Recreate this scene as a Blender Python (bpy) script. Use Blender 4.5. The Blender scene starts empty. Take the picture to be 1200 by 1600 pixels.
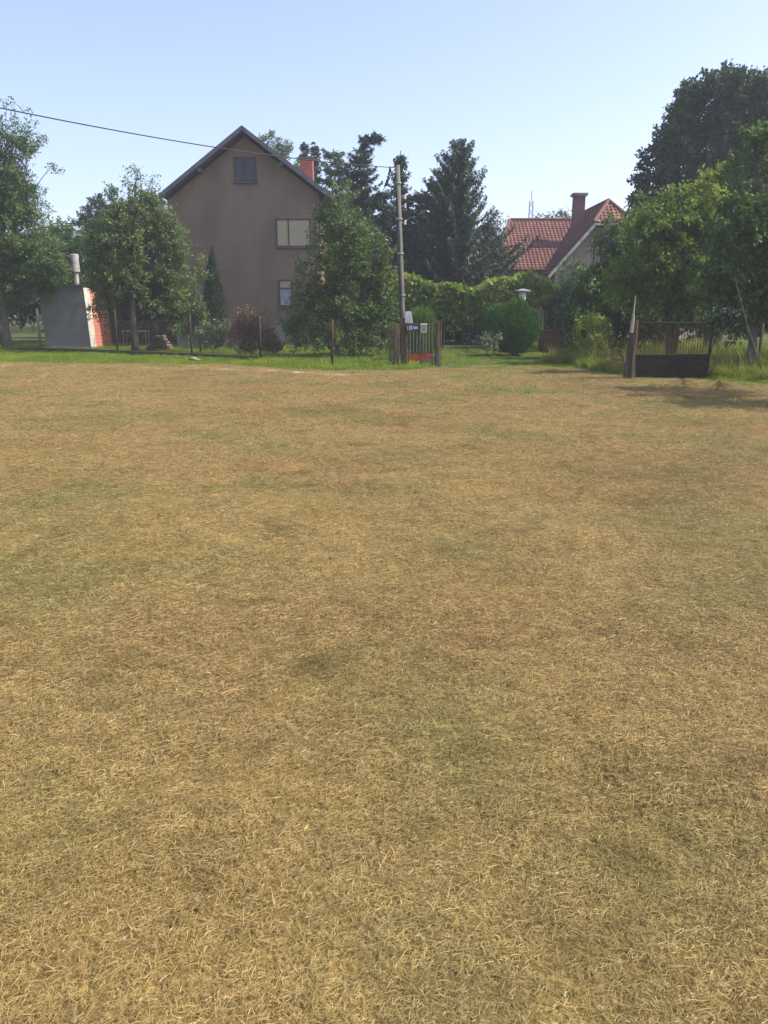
import bpy, math, random
import numpy as np
from mathutils import Vector, Matrix, noise as mn

S = bpy.context.scene
R = math.radians
# ------------------------------------------------------------------ camera
EYE = 1.6
TILT = math.atan(315 / 1200)
cam_d = bpy.data.cameras.new('camera')
cam_d.sensor_fit = 'VERTICAL'; cam_d.sensor_height = 36; cam_d.lens = 27
cam_d.clip_start = 0.05; cam_d.clip_end = 2000
cam = bpy.data.objects.new('camera', cam_d)
S.collection.objects.link(cam)
cam.location = (0, 0, EYE); cam.rotation_euler = (math.pi / 2 - TILT, 0, 0)
S.camera = cam
# ------------------------------------------------------------------ light
SUN_AZ, SUN_EL = R(93), R(50)          # azimuth from +Y towards +X
W = bpy.data.worlds.new('World'); S.world = W; W.use_nodes = True
wn = W.node_tree.nodes; wl = W.node_tree.links
bg = wn['Background']
sky = wn.new('ShaderNodeTexSky'); sky.sky_type = 'NISHITA'; sky.sun_disc = False
sky.sun_elevation = SUN_EL; sky.sun_rotation = SUN_AZ
sky.air_density = 1.0; sky.dust_density = 2.0; sky.ozone_density = 4.0; sky.altitude = 100
tint = wn.new('ShaderNodeMix'); tint.data_type = 'RGBA'; tint.blend_type = 'MULTIPLY'; tint.inputs[0].default_value = 1
tint.inputs[7].default_value = (1.27, 1.06, 1.04, 1); wl.new(sky.outputs[0], tint.inputs[6])
wl.new(tint.outputs[2], bg.inputs[0]); bg.inputs[1].default_value = 0.15; sky.air_density = 0.9
sd = bpy.data.lights.new('sun', 'SUN'); sd.energy = 3.9; sd.angle = R(0.6); sd.color = (1, 0.93, 0.82)
sun = bpy.data.objects.new('sun', sd); S.collection.objects.link(sun)
tosun = Vector((math.sin(SUN_AZ) * math.cos(SUN_EL), math.cos(SUN_AZ) * math.cos(SUN_EL), math.sin(SUN_EL)))
sun.rotation_euler = tosun.to_track_quat('Z', 'Y').to_euler(); sun.location = (20, 10, 30)
S.view_settings.view_transform = 'Standard'; S.view_settings.look = 'None'
S.view_settings.gamma = 1; S.view_settings.exposure = 0.95; S.view_settings.use_curve_mapping = False
S.cycles.volume_bounces = 1 ; S.cycles.max_bounces = 6; S.cycles.transparent_max_bounces = 8
S.cycles.diffuse_bounces = 3; S.cycles.transmission_bounces = 4

rng = np.random.default_rng(7)
random.seed(7)
# ------------------------------------------------------------------ survey helpers
ct, st = math.cos(TILT), math.sin(TILT)
def at(px, py, D):
    """point at distance D (metres in front) seen along the ray of photo pixel px, py"""
    a = (px - 600) / 1200; b = (800 - py) / 1200
    k = D / (ct + b * st)
    return Vector((a * k, D, EYE + (-st + b * ct) * k))
def gp(px, py, z=0.0):
    a = (px - 600) / 1200; b = (800 - py) / 1200
    k = (z - EYE) / (-st + b * ct)
    return Vector((a * k, (ct + b * st) * k, z))
def mpp(py, D):
    b = (800 - py) / 1200
    return D / (ct + b * st) / 1200
# ------------------------------------------------------------------ materials
def mat(name, col, rough=0.8, spec=0.3, var=None, scale=5.0, bump=0.0, bscale=60.0, metal=0.0,
        coord='Object', stretch=(1, 1, 1), var2=None, scale2=0.8, detail=6):
    m = bpy.data.materials.new(name); m.use_nodes = True
    n = m.node_tree.nodes; l = m.node_tree.links
    p = n['Principled BSDF']
    p.inputs['Base Color'].default_value = (*col, 1); p.inputs['Roughness'].default_value = rough
    p.inputs['Specular IOR Level'].default_value = spec; p.inputs['Metallic'].default_value = metal
    tc = n.new('ShaderNodeTexCoord'); mp = n.new('ShaderNodeMapping'); mp.inputs['Scale'].default_value = stretch
    l.new(tc.outputs[coord], mp.inputs[0])
    if var:
        t = n.new('ShaderNodeTexNoise'); t.inputs['Scale'].default_value = scale; t.inputs['Detail'].default_value = detail
        l.new(mp.outputs[0], t.inputs['Vector'])
        r = n.new('ShaderNodeValToRGB'); r.color_ramp.elements[0].position = 0.33; r.color_ramp.elements[1].position = 0.67
        r.color_ramp.elements[0].color = (*col, 1); r.color_ramp.elements[1].color = (*var, 1)
        l.new(t.outputs[0], r.inputs[0]); src = r.outputs[0]
        if var2:
            t2 = n.new('ShaderNodeTexNoise'); t2.inputs['Scale'].default_value = scale2; t2.inputs['Detail'].default_value = 5
            l.new(mp.outputs[0], t2.inputs['Vector'])
            r2 = n.new('ShaderNodeMapRange'); r2.inputs[1].default_value = 0.5; r2.inputs[2].default_value = 0.68
            l.new(t2.outputs[0], r2.inputs[0])
            mx = n.new('ShaderNodeMix'); mx.data_type = 'RGBA'; mx.inputs[7].default_value = (*var2, 1)
            l.new(r2.outputs[0], mx.inputs[0]); l.new(src, mx.inputs[6]); src = mx.outputs[2]
        l.new(src, p.inputs['Base Color'])
    if bump:
        t = n.new('ShaderNodeTexNoise'); t.inputs['Scale'].default_value = bscale; t.inputs['Detail'].default_value = 5
        l.new(mp.outputs[0], t.inputs['Vector'])
        b = n.new('ShaderNodeBump'); b.inputs['Strength'].default_value = bump; b.inputs['Distance'].default_value = 0.02
        l.new(t.outputs[0], b.inputs['Height']); l.new(b.outputs[0], p.inputs['Normal'])
    return m

def leafmat(name, c0, c1, trans=0.3, rough=0.6, c2=None, patch=0.6, tcol=None):
    """c0..c1 by the leaf's own tint, c2 in clumps"""
    m = bpy.data.materials.new(name); m.use_nodes = True
    n = m.node_tree.nodes; l = m.node_tree.links
    p = n['Principled BSDF']; out = n['Material Output']
    a = n.new('ShaderNodeAttribute'); a.attribute_name = 'tint'
    mx = n.new('ShaderNodeMix'); mx.data_type = 'RGBA'
    mx.inputs[6].default_value = (*c0, 1); mx.inputs[7].default_value = (*c1, 1)
    l.new(a.outputs['Fac'], mx.inputs[0]); src = mx.outputs[2]
    if c2:
        g = n.new('ShaderNodeNewGeometry')
        t = n.new('ShaderNodeTexNoise'); t.inputs['Scale'].default_value = patch; t.inputs['Detail'].default_value = 3
        l.new(g.outputs['Position'], t.inputs['Vector'])
        r2 = n.new('ShaderNodeMapRange'); r2.inputs[1].default_value = 0.45; r2.inputs[2].default_value = 0.65
        l.new(t.outputs[0], r2.inputs[0])
        m2 = n.new('ShaderNodeMix'); m2.data_type = 'RGBA'; m2.inputs[7].default_value = (*c2, 1)
        l.new(r2.outputs[0], m2.inputs[0]); l.new(src, m2.inputs[6]); src = m2.outputs[2]
    l.new(src, p.inputs['Base Color']); p.inputs['Roughness'].default_value = rough
    p.inputs['Specular IOR Level'].default_value = 0.35
    if trans > 0:
        tr = n.new('ShaderNodeBsdfTranslucent'); ms = n.new('ShaderNodeMixShader'); ms.inputs[0].default_value = trans
        l.new(src, tr.inputs[0]); l.new(p.outputs[0], ms.inputs[1]); l.new(tr.outputs[0], ms.inputs[2])
        l.new(ms.outputs[0], out.inputs['Surface'])
    return m

M = {}
M['bark'] = mat('bark', (0.09, 0.075, 0.055), 0.9, 0.2, (0.16, 0.14, 0.11), 14, 0.8, 40, stretch=(1, 1, .25))
M['bark_pale'] = mat('bark_pale', (0.22, 0.2, 0.17), 0.9, 0.2, (0.35, 0.33, 0.28), 10, 0.6, 40, stretch=(1, 1, .25))
M['bark_dark'] = mat('bark_dark', (0.05, 0.04, 0.032), 0.9, 0.2, (0.09, 0.07, 0.055), 10, 0.8, 40, stretch=(1, 1, .25))
M['leaf_apple'] = leafmat('leaf_apple', (0.063, 0.107, 0.030), (0.152, 0.205, 0.059), 0.3, c2=(0.151, 0.201, 0.054), patch=.55)
M['leaf_left'] = leafmat('leaf_left', (0.054, 0.102, 0.025), (0.139, 0.212, 0.057), 0.3)
M['leaf_plum'] = leafmat('leaf_plum', (0.046, 0.087, 0.019), (0.113, 0.174, 0.037), 0.28, c2=(0.132, 0.189, 0.042), patch=.5)
M['leaf_bright'] = leafmat('leaf_bright', (0.065, 0.130, 0.017), (0.182, 0.273, 0.033), 0.42, c2=(0.247, 0.312, 0.033), patch=.5)
M['leaf_mid'] = leafmat('leaf_mid', (0.048, 0.101, 0.021), (0.111, 0.194, 0.036), 0.35)
M['leaf_dark'] = leafmat('leaf_dark', (0.029, 0.059, 0.028), (0.065, 0.112, 0.049), 0.22)
M['leaf_vine'] = leafmat('leaf_vine', (0.064, 0.146, 0.015), (0.217, 0.312, 0.030), 0.42, c2=(0.271, 0.280, 0.040), patch=.8)
M['leaf_pale'] = leafmat('leaf_pale', (0.09, 0.13, 0.06), (0.2, 0.25, 0.13), 0.3)
M['leaf_brown'] = leafmat('leaf_brown', (0.108, 0.063, 0.033), (0.288, 0.184, 0.110), 0.2)
M['needle'] = leafmat('needle', (0.014, 0.037, 0.017), (0.037, 0.076, 0.031), 0.1)
M['needle_green'] = leafmat('needle_green', (0.030, 0.063, 0.022), (0.069, 0.114, 0.038), 0.15)
M['thuja'] = leafmat('thuja', (0.020, 0.075, 0.007), (0.064, 0.196, 0.013), 0.25)
M['thuja_dark'] = leafmat('thuja_dark', (0.014, 0.039, 0.019), (0.036, 0.078, 0.036), 0.12)
M['thuja_bright'] = leafmat('thuja_bright', (0.05, 0.12, 0.02), (0.12, 0.24, 0.03), 0.3)
M['fern'] = leafmat('fern', (0.05, 0.12, 0.02), (0.11, 0.22, 0.03), 0.3)
M['grass'] = leafmat('grass', (0.083, 0.172, 0.007), (0.214, 0.329, 0.014), 0.4, c2=(0.260, 0.294, 0.024), patch=.4)
M['tall_grass'] = leafmat('tall_grass', (0.103, 0.173, 0.008), (0.222, 0.285, 0.020), 0.45, c2=(0.238, 0.241, 0.034), patch=.5)

def add(o): S.collection.objects.link(o); return o
def tag(o, label=None, cat=None, group=None, kind=None):
    if label: o['label'] = label
    if cat: o['category'] = cat
    if group: o['group'] = group
    if kind: o['kind'] = kind
    return o
def empty(name, loc, label, cat, group=None, rz=0):
    o = bpy.data.objects.new(name, None); add(o); o.location = loc; o.rotation_euler = (0, 0, rz)
    o.empty_display_size = 0.2
    return tag(o, label, cat, group)

def npmesh(name, V, F, m, parent=None, tint=None, smooth=False, loc=None):
    """numpy verts (n,3), faces (k,q); world coordinates when a parent is given as (obj, origin)"""
    me = bpy.data.meshes.new(name)
    V = np.asarray(V, dtype=np.float32); F = np.asarray(F, dtype=np.int32)
    if parent is not None:
        V = V - np.array(parent.location, dtype=np.float32)[None, :]
    q = F.shape[1]
    me.vertices.add(len(V)); me.vertices.foreach_set('co', V.ravel())
    me.loops.add(F.size); me.loops.foreach_set('vertex_index', F.ravel())
    me.polygons.add(len(F)); me.polygons.foreach_set('loop_start', np.arange(0, F.size, q, dtype=np.int32))
    me.polygons.foreach_set('loop_total', np.full(len(F), q, dtype=np.int32))
    if tint is not None:
        a = me.attributes.new('tint', 'FLOAT', 'FACE'); a.data.foreach_set('value', np.asarray(tint, dtype=np.float32))
    if smooth: me.polygons.foreach_set('use_smooth', np.ones(len(F), dtype=bool))
    me.update(calc_edges=True)
    me.materials.append(m)
    o = bpy.data.objects.new(name, me); add(o)
    if parent is not None: o.parent = parent
    return o

class MB:
    """collects boxes, tubes and prisms in world coordinates (or local when built under a rotated parent)"""
    def __init__(s): s.v = []; s.f = []
    def box(s, c, d, rz=0, mtx=None):
        k = len(s.v); hx, hy, hz = d[0] / 2, d[1] / 2, d[2] / 2
        m_ = mtx or Matrix.Rotation(rz, 3, 'Z')
        for x in (-hx, hx):
            for y in (-hy, hy):
                for z in (-hz, hz): s.v.append(Vector(c) + m_ @ Vector((x, y, z)))
        for f in ((0, 1, 3, 2), (4, 6, 7, 5), (0, 4, 5, 1), (2, 3, 7, 6), (0, 2, 6, 4), (1, 5, 7, 3)):
            s.f.append([k + i for i in f])
        return s
    def bar(s, a, b, w, h=None, up=(0, 0, 1)):
        a = Vector(a); b = Vector(b); h = h or w; d = (b - a); L = d.length; d.normalize()
        u = Vector(up)
        if abs(d.dot(u)) > .98: u = Vector((0, 1, 0))
        x = d.cross(u).normalized(); z = x.cross(d).normalized()
        m_ = Matrix((x, d, z)).transposed()
        return s.box((a + b) / 2, (w, L, h), mtx=m_)
    def tube(s, pts, rad, n=8, cap=True):
        pts = [Vector(p) for p in pts]
        if not hasattr(rad, '__len__'): rad = [rad] * len(pts)
        k0 = len(s.v); ref = Vector((0.13, 0.21, 1)).normalized()
        for i, p in enumerate(pts):
            d = (pts[min(i + 1, len(pts) - 1)] - pts[max(i - 1, 0)])
            d = d.normalized() if d.length > 1e-9 else Vector((0, 0, 1))
            rf = ref if abs(d.dot(ref)) < .95 else Vector((1, 0, 0))
            x = d.cross(rf).normalized(); y = d.cross(x)
            for j in range(n):
                a = 2 * math.pi * j / n
                s.v.append(p + (x * math.cos(a) + y * math.sin(a)) * rad[i])
        for i in range(len(pts) - 1):
            for j in range(n):
                s.f.append([k0 + i * n + j, k0 + i * n + (j + 1) % n, k0 + (i + 1) * n + (j + 1) % n, k0 + (i + 1) * n + j])
        if cap:
            s.f.append([k0 + j for j in range(n)][::-1]); s.f.append([k0 + (len(pts) - 1) * n + j for j in range(n)])
        return s
    def poly(s, pts, th, nrm):
        """extruded polygon"""
        k = len(s.v); n = len(pts); nn = Vector(nrm).normalized() * th
        s.v += [Vector(p) for p in pts] + [Vector(p) + nn for p in pts]
        s.f.append([k + i for i in range(n)][::-1]); s.f.append([k + n + i for i in range(n)])
        for i in range(n): s.f.append([k + i, k + (i + 1) % n, k + n + (i + 1) % n, k + n + i])
        return s
    def build(s, name, m, parent=None, smooth=False, bevel=0.0, local=False):
        me = bpy.data.meshes.new(name)
        off = Vector((0, 0, 0)) if (parent is None or local) else parent.matrix_world_loc if False else Vector(wloc(parent))
        me.from_pydata([v - off for v in s.v], [], s.f); me.update()
        me.materials.append(m)
        if smooth:
            for p in me.polygons: p.use_smooth = len(p.vertices) == 4
        o = bpy.data.objects.new(name, me); add(o)
        if parent is not None: o.parent = parent
        if bevel:
            b = o.modifiers.new('bevel', 'BEVEL'); b.width = bevel; b.segments = 2; b.limit_method = 'ANGLE'
        return o
def wloc(o):
    v = Vector(o.location)
    while o.parent is not None: o = o.parent; v = v + Vector(o.location)
    return v
def rot_children_ok(): pass

# ------------------------------------------------------------------ ground
bp = [(-500, 563), (0, 566), (200, 569), (400, 574), (520, 579), (600, 581), (650, 578), (692, 575), (740, 573), (800, 571), (880, 572), (955, 577),
      (985, 590), (1110, 594), (1200, 600), (1500, 618)]
BP = [gp(*p) for p in bp]
BX = np.array([p.x for p in BP]); BY = np.array([p.y for p in BP])
o_ = np.argsort(BX); BX, BY = BX[o_], BY[o_]
def edge_y(x): return np.interp(x, BX, BY)
def fnoise(x, y, s, seed=0.0): return mn.noise(Vector((x * s + seed, y * s - seed, seed * 0.37)))
def hgt(x, y):
    if y > 60 or abs(x) > 60: return 0.0
    return 0.035 * fnoise(x, y, 0.35, 3) + 0.018 * fnoise(x, y, 1.3, 9) - 0.02
def dryness(x, y):
    d = edge_y(x) - y + 0.45 * fnoise(x, y, 1.1, 5) + 0.25 * fnoise(x, y, 3.7, 2)
    b_ = math.exp(-((x - 5.3) / 2.9) ** 4); wd_ = 0.7 + 6.5 * b_; d += b_ * (1.6 * fnoise(x, y, .8, 15) + .9 * fnoise(x, y, 2.2, 19))
    return min(1, max(0, (d - (wd_ - .7) * .34) / wd_ + 0.5))
def path(x, y):   # pale dusty strip along the field's edge, left half
    d = edge_y(x) - y
    e = max(0, min(1, (2.0 - x) / 2.5))
    return math.exp(-((d - 1.0) / 0.75) ** 2) * e * (0.6 + 1.2 * fnoise(x, y, 1.9, 8))

def grid(xs, ys):
    nx, ny = len(xs), len(ys)
    V = np.zeros((nx * ny, 3)); A = np.zeros(nx * ny); B = np.zeros(nx * ny)
    k = 0
    for y in ys:
        for x in xs:
            V[k] = (x, y, hgt(x, y)); A[k] = dryness(x, y) if y < 60 else 0; B[k] = path(x, y) if 15 < y < 35 else 0; k += 1
    i, j = np.meshgrid(np.arange(nx - 1), np.arange(ny - 1)); a = (j * nx + i).ravel()
    F = np.stack([a, a + 1, a + nx + 1, a + nx], 1)
    return V, F, A, B
def axis(parts):
    r = []
    for a, b, s in parts: r += list(np.arange(a, b, s))
    r.append(parts[-1][1]); return np.array(r)
xs = axis([(-400, -40, 40), (-40, -16, 1.0), (-16, 16, 0.16), (16, 40, 1.0), (40, 400, 40)])
ys = axis([(-60, -2, 2.5), (-2, 34, 0.16), (34, 60, 1.0), (60, 600, 45)])
V, F, A, B = grid(xs, ys)
gm = bpy.data.materials.new('ground'); gm.use_nodes = True
n = gm.node_tree.nodes; l = gm.node_tree.links; p = n['Principled BSDF']
p.inputs['Roughness'].default_value = 0.95; p.inputs['Specular IOR Level'].default_value = 0.1
geo = n.new('ShaderNodeNewGeometry')
def nz(scale, det=5, vec=None):
    t = n.new('ShaderNodeTexNoise'); t.inputs['Scale'].default_value = scale; t.inputs['Detail'].default_value = det
    l.new(vec or geo.outputs['Position'], t.inputs['Vector']); return t.outputs[0]
def ramp(src, stops):
    r = n.new('ShaderNodeValToRGB'); e = r.color_ramp.elements
    while len(e) < len(stops): e.new(0.5)
    for k, (q, c) in enumerate(stops): e[k].position = q; e[k].color = (*c, 1)
    l.new(src, r.inputs[0]); return r.outputs[0]
def mixc(fac, a, b, mode='MIX'):
    m = n.new('ShaderNodeMix'); m.data_type = 'RGBA'; m.blend_type = mode
    if isinstance(fac, float): m.inputs[0].default_value = fac
    else: l.new(fac, m.inputs[0])
    for s_, q in ((a, 6), (b, 7)):
        if isinstance(s_, tuple): m.inputs[q].default_value = (*s_, 1)
        else: l.new(s_, m.inputs[q])
    return m.outputs[2]
dry_c = ramp(nz(28), [(0.3, (0.15, 0.105, 0.036)), (0.5, (0.25, 0.175, 0.058)), (0.7, (0.35, 0.25, 0.085))])
dry_c = mixc(ramp(nz(0.9), [(0.42, (0, 0, 0)), (0.62, (0.7, 0.7, 0.7))]), dry_c, (0.15, 0.14, 0.06))
grn_c = ramp(nz(9), [(0.3, (0.035, 0.06, 0.012)), (0.7, (0.09, 0.11, 0.03))])
grn_c = mixc(ramp(nz(0.5), [(0.45, (0, 0, 0)), (0.65, (0.6, 0.6, 0.6))]), grn_c, (0.13, 0.12, 0.05))
at1 = n.new('ShaderNodeAttribute'); at1.attribute_name = 'dry'
at2 = n.new('ShaderNodeAttribute'); at2.attribute_name = 'path'
c = mixc(at1.outputs['Fac'], grn_c, dry_c)
c = mixc(at2.outputs['Fac'], c, ramp(nz(12), [(0.3, (0.36, 0.29, 0.20)), (0.7, (0.50, 0.42, 0.31))]))
l.new(c, p.inputs['Base Color'])
b = n.new('ShaderNodeBump'); b.inputs['Strength'].default_value = 0.9; b.inputs['Distance'].default_value = 0.03
l.new(nz(45, 6), b.inputs['Height']); l.new(b.outputs[0], p.inputs['Normal'])
g_o = npmesh('ground', V, F, gm, smooth=True)
for nm, dat in (('dry', A), ('path', B)):
    a = g_o.data.attributes.new(nm, 'FLOAT', 'POINT'); a.data.foreach_set('value', dat.astype(np.float32))
tag(g_o, kind='structure')
exec_order = 1

# ------------------------------------------------------------------ grass and hay (one stuff object each, instanced clumps)
def strawmat():
    m = bpy.data.materials.new('straw'); m.use_nodes = True
    n = m.node_tree.nodes; l = m.node_tree.links; p = n['Principled BSDF']; out = n['Material Output']
    a = n.new('ShaderNodeAttribute'); a.attribute_name = 'tint'
    g = n.new('ShaderNodeNewGeometry')
    def nz(s, d, off=0):
        mp = n.new('ShaderNodeMapping'); mp.inputs['Location'].default_value = (off, off * 1.7, 0)
        l.new(g.outputs['Position'], mp.inputs[0])
        t = n.new('ShaderNodeTexNoise'); t.inputs['Scale'].default_value = s; t.inputs['Detail'].default_value = d
        l.new(mp.outputs[0], t.inputs['Vector']); return t.outputs[0]
    def rmp(src, stops):
        r = n.new('ShaderNodeValToRGB'); e = r.color_ramp.elements
        while len(e) < len(stops): e.new(0.5)
        for k, (q, c) in enumerate(stops): e[k].position = q; e[k].color = (*c, 1)
        l.new(src, r.inputs[0]); return r.outputs[0]
    def mx(f, A_, B_, mode='MIX'):
        m_ = n.new('ShaderNodeMix'); m_.data_type = 'RGBA'; m_.blend_type = mode
        if isinstance(f, float): m_.inputs[0].default_value = f
        else: l.new(f, m_.inputs[0])
        for s_, q in ((A_, 6), (B_, 7)):
            if isinstance(s_, tuple): m_.inputs[q].default_value = (*s_, 1)
            else: l.new(s_, m_.inputs[q])
        return m_.outputs[2]
    c = rmp(a.outputs['Fac'], [(0.0, (0.19, 0.138, 0.048)), (0.3, (0.32, 0.235, 0.086)), (0.85, (0.46, 0.34, 0.133)), (1.0, (0.66, 0.505, 0.24))])
    c = mx(rmp(nz(0.55, 4), [(0.47, (0, 0, 0)), (0.62, (0.75, 0.75, 0.75))]), c, mx(1.0, c, (0.70, 0.85, 0.74), 'MULTIPLY'))   # greener hay
    c = mx(rmp(nz(0.42, 4, 13), [(0.5, (0, 0, 0)), (0.66, (0.5, 0.5, 0.5))]), c, mx(1.0, c, (0.88, 0.75, 0.78), 'MULTIPLY'))  # brownish patches
    c = mx(rmp(nz(2.6, 4, 31), [(0.55, (0, 0, 0)), (0.72, (0.8, 0.8, 0.8))]), c, mx(1.0, c, (0.6, 0.62, 0.5), 'MULTIPLY'))    # small dark tufts
    c = mx(rmp(nz(8.0, 4, 47), [(0.40, (0.0, 0.0, 0.0)), (0.60, (0.8, 0.8, 0.8))]), mx(1.0, c, (0.78, 0.78, 0.74), 'MULTIPLY'), mx(1.0, c, (1.06, 1.06, 1.05), 'MULTIPLY'))
    l.new(c, p.inputs['Base Color']); p.inputs['Roughness'].default_value = 0.65; p.inputs['Specular IOR Level'].default_value = 0.3
    tr = n.new('ShaderNodeBsdfTranslucent'); ms = n.new('ShaderNodeMixShader'); ms.inputs[0].default_value = 0.2
    l.new(c, tr.inputs[0]); l.new(p.outputs[0], ms.inputs[1]); l.new(tr.outputs[0], ms.inputs[2]); l.new(ms.outputs[0], out.inputs['Surface'])
    return m
M['straw'] = strawmat()

def clump(name, N, rad, length, width, m, lie=True, hmax=0.03, seed=0, tpow=1.0, bend=0.3):
    g = np.random.default_rng(seed)
    th = g.uniform(0, 2 * np.pi, N); rr = rad * np.sqrt(g.uniform(0, 1, N))
    P = np.stack([rr * np.cos(th), rr * np.sin(th), np.zeros(N)], 1)
    a = g.uniform(0, 2 * np.pi, N); L = g.uniform(*length, N) * (1 + 1.4 * (g.random(N) < 0.03))
    hd = np.stack([np.cos(a), np.sin(a), np.zeros(N)], 1)
    sd_ = np.stack([-np.sin(a), np.cos(a), np.zeros(N)], 1)
    w = g.uniform(*width, N)[:, None]
    if lie:
        P[:, 2] = g.uniform(0.0, hmax, N) ** 1.0
        tilt = g.normal(0, 0.13, N)
        curve = g.normal(0, 0.06, N)[:, None] * L[:, None]
        D = hd * np.cos(tilt)[:, None] + np.array([0, 0, 1]) * np.sin(tilt)[:, None]
        p0 = P; p1 = P + D * L[:, None] * 0.5 + sd_ * curve * 0.5 + np.array([0, 0, 1]) * (L * 0.04)[:, None]; p2 = P + D * L[:, None]
        roll = g.uniform(-1.0, 1.0, N)[:, None]
        s = sd_ * np.cos(roll) + np.array([0, 0, 1]) * np.sin(roll)
    else:
        lean = g.uniform(0.05, 0.6, N)
        D = hd * np.sin(lean)[:, None] + np.array([0, 0, 1]) * np.cos(lean)[:, None]
        p0 = P - np.array([0, 0, 0.01]); p1 = P + D * L[:, None] * 0.55; p2 = P + D * L[:, None] + hd * (L * bend)[:, None] - np.array([0, 0, 1]) * (L * bend * .4)[:, None]
        s = sd_
    V = np.concatenate([p0 - s * w / 2, p0 + s * w / 2, p1 - s * w / 2, p1 + s * w / 2, p2 - s * w * .12, p2 + s * w * .12])
    i = np.arange(N)
    F = np.concatenate([np.stack([i, i + N, i + 3 * N, i + 2 * N], 1), np.stack([i + 2 * N, i + 3 * N, i + 5 * N, i + 4 * N], 1)])
    t = g.random(N) ** tpow
    o = npmesh(name, V, F, m, tint=np.concatenate([t, t]))
    S.collection.objects.unlink(o)
    return o

def scatter(name, label, pts, rots, scales, idx, sources):
    """one object whose vertices carry the clumps"""
    me = bpy.data.meshes.new(name)
    V = np.asarray(pts, dtype=np.float32)
    me.vertices.add(len(V)); me.vertices.foreach_set('co', V.ravel())
    for nm, ty, d in (('rz', 'FLOAT', rots), ('sc', 'FLOAT', scales), ('ix', 'INT', idx)):
        a = me.attributes.new(nm, ty, 'POINT'); a.data.foreach_set('value', np.asarray(d, dtype=np.int32 if ty == 'INT' else np.float32))
    me.update()
    o = bpy.data.objects.new(name, me); add(o)
    ng = bpy.data.node_groups.new(name, 'GeometryNodeTree')
    ng.interface.new_socket('Geometry', in_out='INPUT', socket_type='NodeSocketGeometry')
    ng.interface.new_socket('Geometry', in_out='OUTPUT', socket_type='NodeSocketGeometry')
    n = ng.nodes; l = ng.links
    gi = n.new('NodeGroupInput'); go = n.new('NodeGroupOutput')
    def attr(nm, ty):
        a = n.new('GeometryNodeInputNamedAttribute'); a.data_type = ty; a.inputs[0].default_value = nm; return a.outputs[0]
    g2i = n.new('GeometryNodeGeometryToInstance')
    ins = n.new('GeometryNodeInstanceOnPoints'); l.new(gi.outputs[0], ins.inputs['Points'])
    for s_ in reversed(sources):
        oi = n.new('GeometryNodeObjectInfo'); oi.inputs[0].default_value = s_
        oi.transform_space = 'ORIGINAL'
        l.new(oi.outputs['Geometry'], g2i.inputs[0])
    l.new(g2i.outputs[0], ins.inputs['Instance'])
    ins.inputs['Pick Instance'].default_value = True
    l.new(attr('ix', 'INT'), ins.inputs['Instance Index'])
    cx = n.new('ShaderNodeCombineXYZ'); l.new(attr('rz', 'FLOAT'), cx.inputs[2])
    e2r = n.new('FunctionNodeEulerToRotation'); l.new(cx.outputs[0], e2r.inputs[0]); l.new(e2r.outputs[0], ins.inputs['Rotation'])
    l.new(attr('sc', 'FLOAT'), ins.inputs['Scale'])
    l.new(ins.outputs[0], go.inputs[0])
    md = o.modifiers.new('scatter', 'NODES'); md.node_group = ng
    me.materials.append(sources[0].data.materials[0])
    return tag(o, kind='stuff')

def pts_in(x0, x1, y0, y1, dens, keep):
    N = int((x1 - x0) * (y1 - y0) * dens)
    X = rng.uniform(x0, x1, N); Y = rng.uniform(y0, y1, N)
    return [(x, y) for x, y in zip(X, Y) if keep(x, y)]

# hay / dry cut grass
hay = [clump('hay_clump', 760, 0.24, (0.010, 0.038), (0.0009, 0.0019), M['straw'], hmax=0.016, seed=10 + k, tpow=1.1) for k in range(4)]
def infr(x, y, pad=1.5): return abs(x) < 0.52 * max(y, 0) + pad
P = []
for y0, y1, dens in ((-1.0, 4, 85), (4, 5, 60), (5, 10, 42), (10, 18, 30), (18, 32, 26)):
    P += pts_in(-0.55 * y1 - 2, 0.55 * y1 + 2, y0, y1, dens, lambda x, y: infr(x, y, 2) and dryness(x, y) > .3 + .45 * rng.random() and path(x, y) < .3 + .25 * rng.random())
sc = [((.78 + .055 * max(0, y)) if y < 4 else 1.0 + 0.035 * (y - 4)) * rng.uniform(.85, 1.2) for x, y in P]
pt = [(x, y, hgt(x, y) - 0.002 + max(0, 0.03 * fnoise(x, y, 2.4, 6) + 0.02 * fnoise(x, y, 0.9, 26)) + rng.uniform(0, .012)) for x, y in P]
scatter('dry_grass', None, pt, rng.uniform(0, 6.28, len(P)), sc, rng.integers(0, 4, len(P)), hay)
# short stubble tufts and green blades breaking through the hay
stub = [clump('stubble_clump', 60, 0.16, (0.010, 0.030), (0.002, 0.004), M['straw'], lie=False, seed=30 + k, tpow=1.3) for k in range(2)]
P = []
for y0, y1, dens in ((0, 6, 9), (6, 14, 7), (14, 32, 7)):
    P += pts_in(-0.55 * y1 - 2, 0.55 * y1 + 2, y0, y1, dens, lambda x, y: infr(x, y) and dryness(x, y) > .5 and fnoise(x, y, 1.6, 17) > -.1 and path(x, y) < .4)
scatter('stubble', None, [(x, y, hgt(x, y)) for x, y in P], rng.uniform(0, 6.28, len(P)), rng.uniform(.8, 1.5, len(P)), rng.integers(0, 2, len(P)), stub)
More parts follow.
